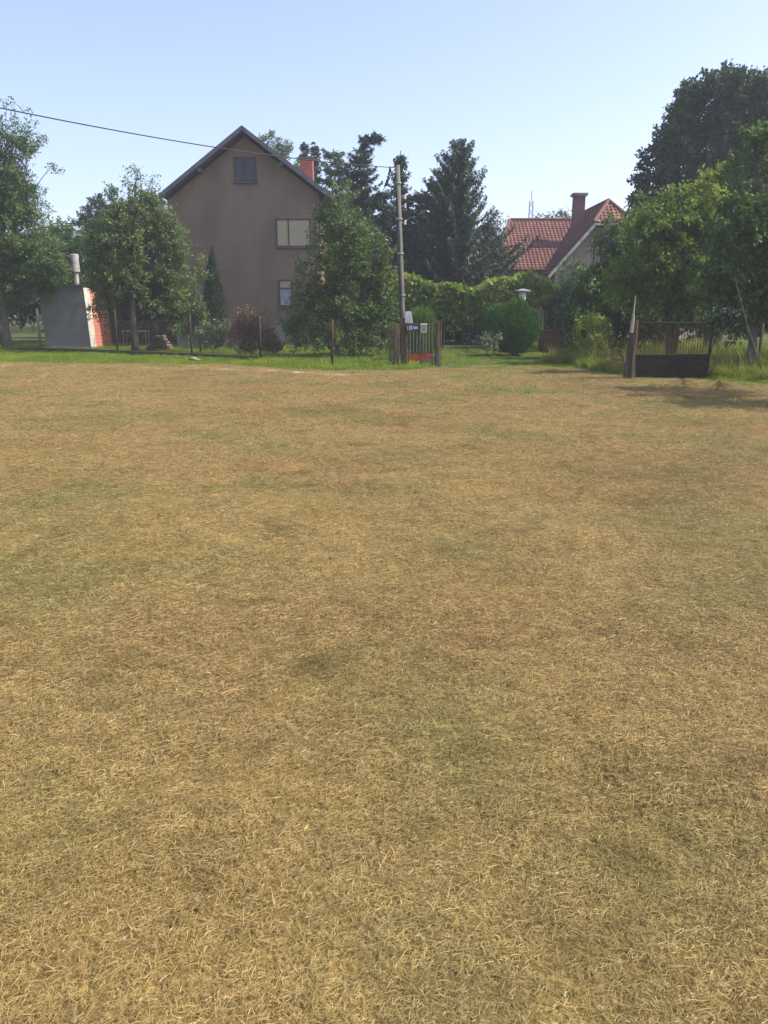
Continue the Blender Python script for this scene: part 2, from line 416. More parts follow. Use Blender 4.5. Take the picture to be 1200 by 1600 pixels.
# green grass: strip before the fence, the yards, and a few blades within the field
gr = [clump('grass_clump', 130, 0.2, (0.04, 0.11), (0.004, 0.008), M['grass'], lie=False, seed=40 + k) for k in range(3)]
spot = gp(790, 608); spot2 = gp(745, 590); spot3 = gp(880, 640)
def greenspot(x, y):
    v = 0
    for s_, rx, ry, a in ((spot, 1.1, .8, .6), (spot2, 1.2, 1.0, .5), (spot3, 1.8, 1.0, .22)):
        v += a * math.exp(-((x - s_.x) / rx) ** 2 - ((y - s_.y) / ry) ** 2)
    return v
def openy(x, y):  # the drive between the gates stays thin and yellowish
    return 1.5 < x < 8 and y < 33
P = pts_in(-24, 22, 15, 40, 17, lambda x, y: (infr(x, y, 4) and dryness(x, y) < rng.random() * .9 + .02 and path(x, y) < rng.random() * .6 + .05 and (not openy(x, y) or rng.random() < .5)))
P += pts_in(-1, 10, 14, 26, 30, lambda x, y: dryness(x, y) >= .5 and greenspot(x, y) * (0.7 + fnoise(x, y, 2, 4)) > rng.random())
nweed = len(P)
P += pts_in(-14, 14, 8, 26, 5, lambda x, y: infr(x, y) and dryness(x, y) > .6 and fnoise(x, y, .55, 33) + .5 * fnoise(x, y, 2.5, 35) > .34)
P += pts_in(0, 9.5, 17, 26, 22, lambda x, y: infr(x, y) and dryness(x, y) > .3 and rng.random() < .75 * math.exp(-((x - 5) / 3) ** 2) * math.exp(-max(0, edge_y(x) - y) / 2.2) and fnoise(x, y, 1.2, 41) > -.15)
pt = [(x, y, hgt(x, y)) for x, y in P]
sc = [(0.6 if (dryness(x, y) > .3 or openy(x, y)) else (.65 if x < -4.5 else 1.0)) * rng.uniform(.7, 1.3) * (.75 if k >= nweed else 1) for k, (x, y) in enumerate(P)]
scatter('green_grass', None, pt, rng.uniform(0, 6.28, len(P)), sc, rng.integers(0, 3, len(P)), gr)
# tall rank grass behind the right-hand gate and fence
tg = [clump('tall_grass_clump', 70, 0.2, (0.22, 0.5), (0.006, 0.012), M['tall_grass'], lie=False, seed=50 + k, bend=.25) for k in range(3)]
def tall(x, y):
    e = edge_y(x)
    return x > 6.0 and y > e + (0.5 if x > 6.5 else 2.0) and y < 29 and x < 16 and x > 5.6 + .06 * (y - 18)
P = pts_in(5, 18, 15, 30, 22, tall)
P += [(x, y) for x, y in pts_in(5.0, 7.4, 20, 26, 14, lambda x, y: y > edge_y(x) + .8)]
scatter('tall_grass', None, [(x, y, hgt(x, y)) for x, y in P], rng.uniform(0, 6.28, len(P)), rng.uniform(.5, .95, len(P)) , rng.integers(0, 3, len(P)), tg)

# ------------------------------------------------------------------ foliage builders
def leafquads(P, A, N_, L, Wd):
    """rhombus leaves: P base, A axis, N_ normal"""
    A = A / np.linalg.norm(A, axis=1, keepdims=True)
    B = np.cross(N_, A); B /= (np.linalg.norm(B, axis=1, keepdims=True) + 1e-9)
    L = L[:, None]; Wd = Wd[:, None]
    n = len(P)
    V = np.concatenate([P, P + A * L * .45 + B * Wd * .5, P + A * L, P + A * L * .45 - B * Wd * .5])
    i = np.arange(n)
    return V, np.stack([i, i + n, i + 2 * n, i + 3 * n], 1)
def rdir(g, n):
    v = g.normal(size=(n, 3)); return v / np.linalg.norm(v, axis=1, keepdims=True)

def tree(name, label, cat, base, D, blobs, leaf, bark='bark', trunk_r=0.13, fork=0.45, L=(0.065, 0.125), dens=1.0,
         shoot=0.45, seed=0, group=None, droop=0.1, depthk=1.0, lean=0.0, stems=1, wl=0.55, cull=None, spread=.10, holes=.16):
    """blobs: (px, py, rx_px, ry_px, weight[, depth offset]) measured on the photo at distance D"""
    g = np.random.default_rng(seed)
    root = empty(name, base, label, cat, group)
    base = Vector(base)
    W_ = []; seglist = []
    for b in blobs:
        D2 = D + (b[5] if len(b) > 5 else 0)
        c = at(b[0], b[1], D2); k = mpp(b[1], D2)
        W_.append((c, b[2] * k, b[2] * k * depthk, b[3] * k, b[4]))
    top = max(c.z + rz * .6 for c, rx, ry, rz, w in W_)
    mb = MB()
    mainc = sum((c * (rx * rz) for c, rx, ry, rz, w in W_), Vector()) / sum(rx * rz for c, rx, ry, rz, w in W_)
    topc = max(W_, key=lambda q: q[0].z)[0]
    H = top - base.z
    # trunk: base -> fork height -> crown top
    def wob(a, b_, nseg, amp):
        pts = []
        for i in range(nseg + 1):
            t = i / nseg
            q = a.lerp(b_, t)
            if 0 < i < nseg: q = q + Vector((random.gauss(0, amp), random.gauss(0, amp), 0))
            pts.append(q)
        return pts
    trunks = []
    for s_ in range(stems):
        tgt = Vector((topc.x * .6 + mainc.x * .4 + (s_ - (stems - 1) / 2) * .5, topc.y, base.z + H * 0.9))
        mid = Vector((base.x * .75 + mainc.x * .25 + lean + (s_ - (stems - 1) / 2) * .25, base.y, base.z + H * fork * .6))
        b0 = base + Vector(((s_ - (stems - 1) / 2) * .18, 0, -0.1))
        pts = wob(b0, mid, 4, .02) + wob(mid, tgt, 7, .06)[1:]
        rad = [trunk_r * (1 - .9 * (i / (len(pts) - 1)) ** .8) + .008 for i in range(len(pts))]
        rad[0] *= 1.35
        mb.tube(pts, rad, 8); trunks.append((pts, rad))
    Ps = []; As = []; Ls = []; Ns = []; T = []
    for c, rx, ry, rz, w in W_:
        nc = max(3, int(26 * w * dens * (rx * rz * 4 + .13)))
        # a limb from the trunk to the blob
        pts, rad = trunks[int(g.integers(0, stems))]
        zt = base.z + min(H * .8, max(H * fork * .35, (c.z - base.z) * .55))
        j = min(range(len(pts)), key=lambda i: abs(pts[i].z - zt))
        lm = wob(pts[j], c, 5, .07); r0 = min(rad[j] * .6, .03 + .03 * rx)
        mb.tube(lm, [r0 * (1 - .75 * i / 5) for i in range(6)], 6)
        d = rdir(g, nc); rr = g.uniform(0.12, 1.0, nc) ** 0.5
        C_ = np.array(c)[None] + d * rr[:, None] * np.array([rx, ry, rz])[None]
        C_[:, 2] = np.maximum(C_[:, 2], base.z + 0.12)
        gate_ = np.array([mn.noise(Vector(q) * 1.15 + Vector((seed, 0, 0))) + .35 * mn.noise(Vector(q) * 3.1) > -holes for q in C_])
        if gate_.sum() > 3: C_, d, rr = C_[gate_], d[gate_], rr[gate_]; nc = len(C_)
        for q, dd, r_ in zip(C_, d, rr):
            if g.random() < .55:
                a = lm[int(g.integers(2, 6))]
                e = Vector(q); m_ = a.lerp(e, .5) + Vector((0, 0, .06))
                mb.tube([a, m_, e], [.014, .010, .005], 4, cap=False)
        # shoots
        nl = int(66 * min(1, .5 + .55 * w))
        out = d * np.array([1, 1, .8]) + rdir(g, nc) * .55 + np.array([0, 0, .35 - droop])
        out /= np.linalg.norm(out, axis=1, keepdims=True)
        sl = shoot * g.uniform(.5, 1.2, nc)
        t = g.uniform(-.45, 1, (nc, nl))
        pos = C_[:, None, :] + out[:, None, :] * (t * sl[:, None])[..., None]
        sp = spread * (1.15 - .75 * np.clip(t, 0, 1))
        pos = pos + g.normal(size=pos.shape) * sp[..., None]
        pos[..., 2] -= droop * np.clip(t, 0, 1) ** 2 * .5
        n_ = nc * nl
        Ps.append(pos.reshape(-1, 3))
        ax = out[:, None, :] * .5 + g.normal(size=pos.shape) * .6 + np.array([0, 0, -droop * 1.5])
        As.append(ax.reshape(-1, 3))
        nn = g.normal(size=(n_, 3)) * .75 + np.array([0, 0, .9]); Ns.append(nn)
        Ls.append(g.uniform(*L, n_))
        tc_ = np.repeat(g.normal(0, .18, nc), nl)
        T.append(np.clip(g.uniform(0, 1, n_) * .8 + .1 + tc_, 0, 1))
    P_ = np.concatenate(Ps); A_ = np.concatenate(As); N_ = np.concatenate(Ns); L_ = np.concatenate(Ls); T_ = np.concatenate(T)
    k = P_[:, 2] > 0.03
    if cull is not None: k &= cull(P_)
    P_, A_, N_, L_, T_ = P_[k], A_[k], N_[k], L_[k], T_[k]
    V, F = leafquads(P_, A_, N_, L_, L_ * wl)
    mb.build('trunk', M[bark], root, smooth=True)
    npmesh('crown', V, F, M[leaf], root, tint=T_)
    return root

def conifer(name, label, base, H, Rr, leaf='needle', seed=0, group=None, z0=.08, prof=0.85, droop=.35, up=.15, tw=.34, step=.34,
            nb=8, curl=None, ragged=.25, cat='conifer', trunk_r=.16, asym=None, hang=.5, width=.06, dens=1.0):
    g = np.random.default_rng(seed)
    base = Vector(base); root = empty(name, base, label, cat, group)
    mb = MB()
    def axis_pt(h):
        t = h / H
        x = .12 * math.sin(t * 5 + seed); y = 0
        if curl and t > curl[0]:
            s_ = (t - curl[0]) / (1 - curl[0]); x += curl[1] * s_ ** 1.6; return base + Vector((x, y, h - curl[2] * max(0, s_ - .55) ** 2 * 4))
        return base + Vector((x, y, h))
    pts = [axis_pt(H * i / 12) for i in range(13)]; pts[0] = pts[0] - Vector((0, 0, .1))
    mb.tube(pts, [trunk_r * (1 - i / 12) + .012 for i in range(13)], 8)
    P_ = []; A_ = []; N_ = []; L_ = []
    h = H * z0; 
    while h < H * .995:
        t = h / H
        n_ = max(4, int(nb * (1 - .45 * t)))
        rot = g.uniform(0, 6.28)
        for k in range(n_):
            az = rot + 6.283 * k / n_ + g.normal(0, .2)
            Lb = Rr * (1 - t) ** prof * g.uniform(1 - ragged, 1 + ragged) + .12
            if asym: Lb *= 1 + asym[1] * max(0, math.cos(az - asym[0])) * math.exp(-((t - asym[2]) / .1) ** 2)
            o_ = np.array(axis_pt(h + g.normal(0, .1))); hd = np.array([math.cos(az), math.sin(az), 0])
            dr = droop * (1 - .75 * t) - .35 * t
            m_ = max(6, int(Lb / .062 * dens))
            s_ = np.linspace(.08, 1, m_)
            z = -dr * Lb * s_ ** 1.3 + up * Lb * s_ ** 3
            bp_ = o_ + hd * (Lb * s_)[:, None] + np.array([0, 0, 1]) * z[:, None]
            if Lb > .5: mb.tube([Vector(bp_[0]), Vector(bp_[m_ // 2]), Vector(bp_[-1])], [.022, .014, .005], 4, cap=False)
            side = np.array([-math.sin(az), math.cos(az), 0])
            for sg in (-1, 1, 0):
                ax = hd * .55 + side * sg * .9 + np.array([0, 0, -hang * (.6 if sg else 1.0)]) + g.normal(size=(m_, 3)) * .22
                if sg == 0: ax = ax + np.array([0, 0, .25])
                ln = tw * (1.15 - .7 * s_) * g.uniform(.6, 1.2, m_)
                P_.append(bp_); A_.append(ax); L_.append(ln); N_.append(g.normal(size=(m_, 3)) * .5 + np.array([0, 0, 1.]))
                P_.append(bp_ + g.normal(size=(m_, 3)) * .04); A_.append(ax + g.normal(size=(m_, 3)) * .3 + np.array([0, 0, -hang * .6])); L_.append(ln * .8); N_.append(g.normal(size=(m_, 3)) + hd)
        h += step * (1 - .45 * t) * g.uniform(.8, 1.2)
    # leader
    tp = np.array(axis_pt(H)); m_ = 26
    s_ = np.linspace(0, 1, m_)
    lp = np.stack([np.array(axis_pt(H * (1 - .09 * (1 - q)))) for q in s_])
    P_.append(lp); A_.append(g.normal(size=(m_, 3)) * .6 + np.array([0, 0, .6])); L_.append(.22 * (1.2 - s_)); N_.append(g.normal(size=(m_, 3)))
    P_ = np.concatenate(P_); A_ = np.concatenate(A_); L_ = np.concatenate(L_); N_ = np.concatenate(N_)
    k = P_[:, 2] > .15; P_, A_, L_, N_ = P_[k], A_[k], L_[k], N_[k]
    V, F = leafquads(P_, A_, N_, L_, np.full(len(L_), width) * g.uniform(.7, 1.5, len(L_)))
    mb.build('trunk', M['bark_dark'], root, smooth=True)
    npmesh('crown', V, F, M[leaf], root, tint=g.uniform(0, 1, len(L_)))
    return root

def bush(name, label, c, rx, rz, leaf='thuja', n=9000, seed=0, cat='shrub', group=None, cone=0.0, sz=(.06, .16), wd=.028, ry=None, lobes=7, upw=1.0):
    """clipped or dense shrub standing on the ground: upright sprays on a lumpy egg"""
    g = np.random.default_rng(seed); ry = ry or rx
    base = Vector((c[0], c[1], 0)); root = empty(name, base, label, cat, group)
    d = rdir(g, n); lob = rdir(g, lobes); 
    bump = 1 + .13 * np.sin(d @ lob.T * 7).mean(1) * 2 + .05 * g.normal(size=n)
    r = g.uniform(.45, 1, n) ** .35 * bump
    z = d[:, 2] * r
    taper = 1 - cone * np.clip((z + 1) / 2, 0, 1)
    P_ = np.stack([d[:, 0] * r * rx * taper, d[:, 1] * r * ry * taper, (z * .5 + .5) * rz * 2 * .5 * 2 / 2 * 1.0], 1)
    P_[:, 2] = (z + 1) / 2 * rz * 2 * 0.5 * 2 * .5
    P_[:, 2] = np.maximum((z + .92) / 1.92 * rz, .02 + g.uniform(0, .15, n))
    P_ += np.array([c[0], c[1], 0])
    A_ = d * np.array([1, 1, .3]) * .5 + np.array([0, 0, upw]) + g.normal(size=(n, 3)) * .3
    N_ = d + g.normal(size=(n, 3)) * .5
    L_ = g.uniform(*sz, n)
    V, F = leafquads(P_, A_, N_, L_, np.full(n, wd) * g.uniform(.7, 1.4, n))
    mb = MB()
    for k in range(5):
        a = k * 1.26; mb.tube([base + Vector((0, 0, -.05)), base + Vector((math.cos(a) * rx * .25, math.sin(a) * ry * .25, rz * .5)), base + Vector((math.cos(a) * rx * .3 * (1 - cone), math.sin(a) * ry * .3 * (1 - cone), rz * .8))], [.035, .025, .01], 6)
    mb.build('stem', M['bark_dark'], root)
    npmesh('foliage', V, F, M[leaf], root, tint=g.uniform(0, 1, n))
    return root
#@@STRUCT
# ------------------------------------------------------------------ building materials
def brick_mat(name, c1, c2, mortar, scale=1.0, bw=.25, bh=.075, ms=.012):
    m = bpy.data.materials.new(name); m.use_nodes = True
    n = m.node_tree.nodes; l = m.node_tree.links; p = n['Principled BSDF']
    tc = n.new('ShaderNodeTexCoord'); sx = n.new('ShaderNodeSeparateXYZ'); l.new(tc.outputs['Object'], sx.inputs[0])
    ad = n.new('ShaderNodeMath'); ad.operation = 'ADD'; l.new(sx.outputs[0], ad.inputs[0]); l.new(sx.outputs[1], ad.inputs[1])
    cx = n.new('ShaderNodeCombineXYZ'); l.new(ad.outputs[0], cx.inputs[0]); l.new(sx.outputs[2], cx.inputs[1])
    b = n.new('ShaderNodeTexBrick'); l.new(cx.outputs[0], b.inputs['Vector'])
    b.inputs['Scale'].default_value = scale; b.inputs['Color1'].default_value = (*c1, 1); b.inputs['Color2'].default_value = (*c2, 1)
    b.inputs['Mortar'].default_value = (*mortar, 1); b.inputs['Brick Width'].default_value = bw; b.inputs['Row Height'].default_value = bh
    b.inputs['Mortar Size'].default_value = ms
    l.new(b.outputs[0], p.inputs['Base Color']); p.inputs['Roughness'].default_value = .9
    bu = n.new('ShaderNodeBump'); bu.invert = True; bu.inputs['Distance'].default_value = .01; l.new(b.outputs['Fac'], bu.inputs['Height']); l.new(bu.outputs[0], p.inputs['Normal'])
    return m
def slat_mat(name, c, c2, pitch, axis=2, strength=.8):
    m = bpy.data.materials.new(name); m.use_nodes = True
    n = m.node_tree.nodes; l = m.node_tree.links; p = n['Principled BSDF']
    tc = n.new('ShaderNodeTexCoord'); sx = n.new('ShaderNodeSeparateXYZ'); l.new(tc.outputs['Object'], sx.inputs[0])
    mu = n.new('ShaderNodeMath'); mu.operation = 'MULTIPLY'; mu.inputs[1].default_value = 1 / pitch; l.new(sx.outputs[axis], mu.inputs[0])
    fr = n.new('ShaderNodeMath'); fr.operation = 'FRACT'; l.new(mu.outputs[0], fr.inputs[0])
    r = n.new('ShaderNodeValToRGB'); e = r.color_ramp.elements; e[0].position = 0.0; e[0].color = (*c2, 1); e[1].position = .22; e[1].color = (*c, 1)
    l.new(fr.outputs[0], r.inputs[0]); l.new(r.outputs[0], p.inputs['Base Color']); p.inputs['Roughness'].default_value = .6
    b = n.new('ShaderNodeBump'); b.inputs['Distance'].default_value = .012; b.inputs['Strength'].default_value = strength
    l.new(fr.outputs[0], b.inputs['Height']); l.new(b.outputs[0], p.inputs['Normal'])
    return m
M['stucco'] = mat('stucco', (0.188, 0.141, 0.10), .95, .1, (0.218, 0.165, 0.118), 2.2, .5, 90, stretch=(1, 1, .45), var2=(0.128, 0.096, 0.062), scale2=.55)
M['plinth'] = mat('plinth', (0.26, 0.27, 0.23), .95, .15, (0.20, 0.22, 0.18), 5.0, .5, 60)
M['roof_grey'] = mat('roof_grey', (0.09, 0.095, 0.12), .7, .3, (0.13, 0.135, 0.16), 3, .3, 40)
M['fascia'] = mat('fascia', (0.085, 0.09, 0.115), .7, .3, (0.12, 0.125, 0.15), 6, .3, 40, stretch=(1, 1, 1))
M['soffit'] = mat('soffit', (0.10, 0.085, 0.085), .8, .2, (0.14, 0.12, 0.115), 7, .3, 30)
M['red_brick'] = brick_mat('red_brick', (0.42, 0.09, 0.055), (0.34, 0.07, 0.045), (0.30, 0.14, 0.11))
M['orange_brick'] = brick_mat('orange_brick', (0.66, 0.16, 0.055), (0.54, 0.115, 0.04), (0.36, 0.30, 0.26), bw=.25, bh=.15, ms=.018)
M['dark_frame'] = mat('dark_frame', (0.05, 0.028, 0.022), .5, .4, (0.085, 0.045, 0.035), 12)
M['blind'] = slat_mat('blind', (0.42, 0.37, 0.24), (0.24, 0.21, 0.14), .055)
M['shutter_blue'] = slat_mat('shutter_blue', (0.05, 0.058, 0.085), (0.02, 0.024, 0.036), .09, axis=0)
M['glass'] = mat('glass', (0.18, 0.21, 0.28), .12, .6, (0.24, 0.27, 0.34), 3)
M['dull_brick'] = brick_mat('dull_brick', (0.20, 0.07, 0.06), (0.16, 0.055, 0.05), (0.17, 0.10, 0.09))
M['cream'] = mat('cream', (0.56, 0.49, 0.38), .9, .2, (0.50, 0.43, 0.33), 2.0, .3, 60)
M['white_wood'] = mat('white_wood', (0.62, 0.60, 0.56), .7, .3, (0.5, 0.48, 0.44), 9)
M['rust_brown'] = mat('rust_brown', (0.16, 0.055, 0.035), .8, .3, (0.10, 0.04, 0.028), 12, .3, 60)
M['cement'] = mat('cement', (0.15, 0.152, 0.142), .92, .1, (0.18, 0.182, 0.17), 1.6, .4, 50, var2=(0.12, 0.125, 0.105), scale2=1.2)
M['cement_pale'] = mat('cement_pale', (0.62, 0.58, 0.50), .92, .15, (0.50, 0.47, 0.40), 6, .5, 50, var2=(0.36, 0.33, 0.27), scale2=2)
M['asbestos'] = mat('asbestos', (0.42, 0.41, 0.38), .9, .2, (0.33, 0.32, 0.29), 9, .4, 40, var2=(0.12, 0.13, 0.09), scale2=3)
M['mossy_roof'] = mat('mossy_roof', (0.13, 0.12, 0.09), .95, .1, (0.10, 0.13, 0.04), 7, .8, 30)
M['concrete'] = mat('concrete', (0.24, 0.23, 0.20), .95, .15, (0.16, 0.165, 0.13), 5, .7, 40, var2=(0.10, 0.11, 0.06), scale2=1.4)
M['old_wood'] = mat('old_wood', (0.16, 0.125, 0.09), .9, .15, (0.28, 0.23, 0.18), 9, .8, 30, stretch=(3, 3, .4), var2=(0.11, 0.10, 0.06), scale2=2)
M['grey_wood'] = mat('grey_wood', (0.085, 0.066, 0.045), .9, .15, (0.17, 0.135, 0.095), 9, .8, 30, stretch=(3, 3, .4), var2=(0.07, 0.065, 0.035), scale2=2)
M['dark_rust'] = mat('dark_rust', (0.045, 0.026, 0.018), .85, .2, (0.08, 0.045, 0.03), 14, .4, 60)
M['mossy_shaded_concrete'] = mat('mossy_shaded_concrete', (0.09, 0.08, 0.055), .95, .15, (0.06, 0.06, 0.03), 5, .7, 40)  # kerb: mossy, with the shadow line under the fence painted in darker
M['dark_wood'] = mat('dark_wood', (0.06, 0.042, 0.03), .9, .15, (0.10, 0.07, 0.05), 9, .8, 30, stretch=(3, 3, .4))
M['pole_grey'] = mat('pole_grey', (0.15, 0.15, 0.13), .85, .2, (0.10, 0.105, 0.085), 8, .4, 50, stretch=(1, 1, .2))
M['galv'] = mat('galv', (0.42, 0.42, 0.40), .5, .4, (0.34, 0.33, 0.31), 20, metal=.6)
M['bar_pale'] = mat('bar_pale', (0.30, 0.27, 0.22), .7, .3, (0.20, 0.15, 0.11), 25)
M['rust'] = mat('rust', (0.10, 0.045, 0.03), .85, .2, (0.17, 0.08, 0.05), 14, .4, 60)
M['wire'] = mat('wire', (0.10, 0.085, 0.065), .7, .3)
M['shaded_black_paint'] = mat('shaded_black_paint', (0.010, 0.011, 0.008), .8, .15, (0.035, 0.026, 0.018), 9, .3, 60)  # black paint, darkened further to stand in for shade on the gate
M['black_rubber'] = mat('black_rubber', (0.012, 0.012, 0.014), .6, .3)
M['red_sheet'] = mat('red_sheet', (0.50, 0.085, 0.035), .7, .3, (0.36, 0.06, 0.03), 7, .3, 60, var2=(0.13, 0.05, 0.03), scale2=5)
M['box_white'] = mat('box_white', (0.60, 0.60, 0.56), .5, .4, (0.52, 0.52, 0.48), 6)
M['mailbox'] = mat('mailbox', (0.44, 0.43, 0.30), .6, .3, (0.36, 0.35, 0.25), 9)
M['plate_blue'] = mat('plate_blue', (0.05, 0.06, 0.30), .35, .5, (0.04, 0.05, 0.25), 9)
M['letter_white'] = mat('letter_white', (0.75, 0.76, 0.78), .5, .4)
M['ink'] = mat('ink', (0.07, 0.07, 0.06), .6, .3)
M['stone'] = mat('stone', (0.18, 0.165, 0.13), .95, .1, (0.26, 0.24, 0.20), 6, .6, 20)
M['log_end'] = mat('log_end', (0.20, 0.15, 0.095), .9, .1, (0.12, 0.09, 0.06), 20, .3, 40)

def tilemat(name, ca, cb, cc):
    m = bpy.data.materials.new(name); m.use_nodes = True
    n = m.node_tree.nodes; l = m.node_tree.links; p = n['Principled BSDF']
    a = n.new('ShaderNodeAttribute'); a.attribute_name = 'tint'
    r = n.new('ShaderNodeValToRGB'); e = r.color_ramp.elements; e.new(.5)
    for k, (q, c) in enumerate(((0, ca), (.55, cb), (1, cc))): e[k].position = q; e[k].color = (*c, 1)
    l.new(a.outputs['Fac'], r.inputs[0])
    g = n.new('ShaderNodeNewGeometry'); t = n.new('ShaderNodeTexNoise'); t.inputs['Scale'].default_value = 1.1; t.inputs['Detail'].default_value = 5
    l.new(g.outputs['Position'], t.inputs['Vector'])
    mr = n.new('ShaderNodeMapRange'); mr.inputs[1].default_value = .45; mr.inputs[2].default_value = .7; mr.inputs[4].default_value = .6; l.new(t.outputs[0], mr.inputs[0])
    mx = n.new('ShaderNodeMix'); mx.data_type = 'RGBA'; mx.inputs[7].default_value = (.14, .06, .05, 1)
    l.new(mr.outputs[0], mx.inputs[0]); l.new(r.outputs[0], mx.inputs[6]); l.new(mx.outputs[2], p.inputs['Base Color'])
    p.inputs['Roughness'].default_value = .75
    return m
M['tile'] = tilemat('tile', (0.092, 0.026, 0.018), (0.145, 0.040, 0.026), (0.20, 0.065, 0.040))
M['tile_sunlit'] = tilemat('tile_sunlit', (0.13, 0.045, 0.032), (0.20, 0.075, 0.048), (0.28, 0.12, 0.07))  # same roof tiles, sunlight on the hip painted in as brighter colour

def inpoly(u, v, poly):
    c = np.zeros(u.shape, bool); n = len(poly)
    for i in range(n):
        x1, y1 = poly[i]; x2, y2 = poly[(i + 1) % n]
        cond = ((y1 > v) != (y2 > v))
        xi = (x2 - x1) * (v - y1) / ((y2 - y1) if abs(y2 - y1) > 1e-9 else 1e-9) + x1
        c ^= cond & (u < xi)
    return c
def tile_slope(name, O, U, Vd, poly, m, parent, tw=.22, tl=.26, amp=.020):
    """pantiles: real waves and laps. O origin, U across, Vd down the slope, poly in (u, v) metres"""
    O = np.array(O, float); U = np.array(U, float); U /= np.linalg.norm(U); Vd = np.array(Vd, float); Vd /= np.linalg.norm(Vd)
    N_ = np.cross(U, Vd); N_ = N_ * (1 if N_[2] > 0 else -1)
    us = [p[0] for p in poly]; vs = [p[1] for p in poly]
    nu = int((max(us) - min(us)) / tw * 6) + 1
    U_ = np.linspace(min(us), max(us), nu)
    rows = int((max(vs) - min(vs)) / tl) + 1; V_ = []; Hh = []; row = []
    for r_ in range(rows):
        v0 = min(vs) + r_ * tl
        for f, h in ((0.0, .0), (.5, .018), (.98, .036)): V_.append(v0 + f * tl); Hh.append(h); row.append(r_)
    V_ = np.array(V_); Hh = np.array(Hh)
    uu, vv = np.meshgrid(U_, V_); ph = (uu / tw) % 1.0
    hh = amp * np.sin(ph * 2 * np.pi) * .8 + np.where(ph > .5, .0, amp * .3) + Hh[:, None]
    P_ = O + uu[..., None] * U + vv[..., None] * Vd + hh[..., None] * N_
    ny, nx = uu.shape
    i, j = np.meshgrid(np.arange(nx - 1), np.arange(ny - 1)); a = (j * nx + i).ravel()
    F = np.stack([a, a + 1, a + nx + 1, a + nx], 1)
    cu = (uu[:-1, :-1] + uu[1:, 1:]).ravel() / 2; cv = (vv[:-1, :-1] + vv[1:, 1:]).ravel() / 2
    k = inpoly(cu, cv, poly)
    ti = (np.floor(cu / tw).astype(int) * 73856093 ^ np.floor((cv - min(vs)) / tl).astype(int) * 19349663) % 1000 / 1000.0
    F = F[k]
    used, inv = np.unique(F, return_inverse=True)
    return npmesh(name, P_.reshape(-1, 3)[used], inv.reshape(F.shape), m, parent, tint=ti[k])

# ------------------------------------------------------------------ brown house
D1 = 36.0
def hx(px, py, D=D1): return at(px, py, D).x
def hz(py, D=D1): return at(600, py, D).z
ridge = at(378, 196, D1 - .5); le = at(249, 303, D1 - .5); re_ = at(511, 300, D1 - .5)
HL = hx(262, 330); HR = hx(499, 330); XM = (HL + HR) / 2; RZ = ridge.z; EZ = (le.z + re_.z) / 2
half = (re_.x - le.x) / 2; slope = (RZ - EZ) / half; XC = ridge.x
house = empty('brown_house', (XC, D1, 0), 'tall brown rendered house with a steep grey gable facing the field', 'house')
y0, y1 = D1, D1 + 9.5
zw = lambda x: RZ - .32 - abs(x - XC) * slope
pz = .95
mb = MB().poly([(HL, y0, pz), (HR, y0, pz), (HR, y0, zw(HR)), (XC, y0, zw(XC)), (HL, y0, zw(HL))], y1 - y0, (0, 1, 0))
mb.build('wall', M['stucco'], house)
MB().box(((HL + HR) / 2, (y0 + y1) / 2, pz / 2 - .1), (HR - HL - .06, y1 - y0 - .06, pz + .196)).build('plinth', M['plinth'], house)
rf = MB()
for s_ in (-1, 1):
    e = XC + s_ * half; yf, yb = y0 - .55, y1 + .55
    rf.poly([(XC, yf, RZ), (e, yf, EZ), (e, yb, EZ), (XC, yb, RZ)], -.06, (s_ * slope, 0, 1))
roof = rf.build('roof', M['roof_grey'], house)
fs = MB()
for s_ in (-1, 1):
    e = XC + s_ * (half + .02)
    fs.bar((XC, y0 - .57, RZ - .10), (e, y0 - .57, EZ - .10), .035, .16, up=(0, 0, 1))
fs.build('barge_board', M['fascia'], roof)
so = MB()
for s_ in (-1, 1):
    e = XC + s_ * (half - .04)
    so.poly([(XC, y0 - .54, RZ - .17), (e, y0 - .54, EZ - .17), (e, y1 + .5, EZ - .17), (XC, y1 + .5, RZ - .17)], -.02, (s_ * slope, 0, 1))
so.build('soffit', M['soffit'], roof)
for px, py in ((312, 262), (440, 262)):
    q = at(px, py, D1 - .3); zq = RZ - .26 - abs(q.x - XC) * slope
    MB().box((q.x, D1 - .25, zq - .06), (.14, .5, .16)).build('purlin', M['soffit'], house)
for s_ in (-1, 1):
    e = XC + s_ * (half + .05)
    MB().tube([(e, y0 - .5, EZ - .08), (e, y1 + .5, EZ - .10)], .065, 8).build('gutter', M['fascia'], roof)
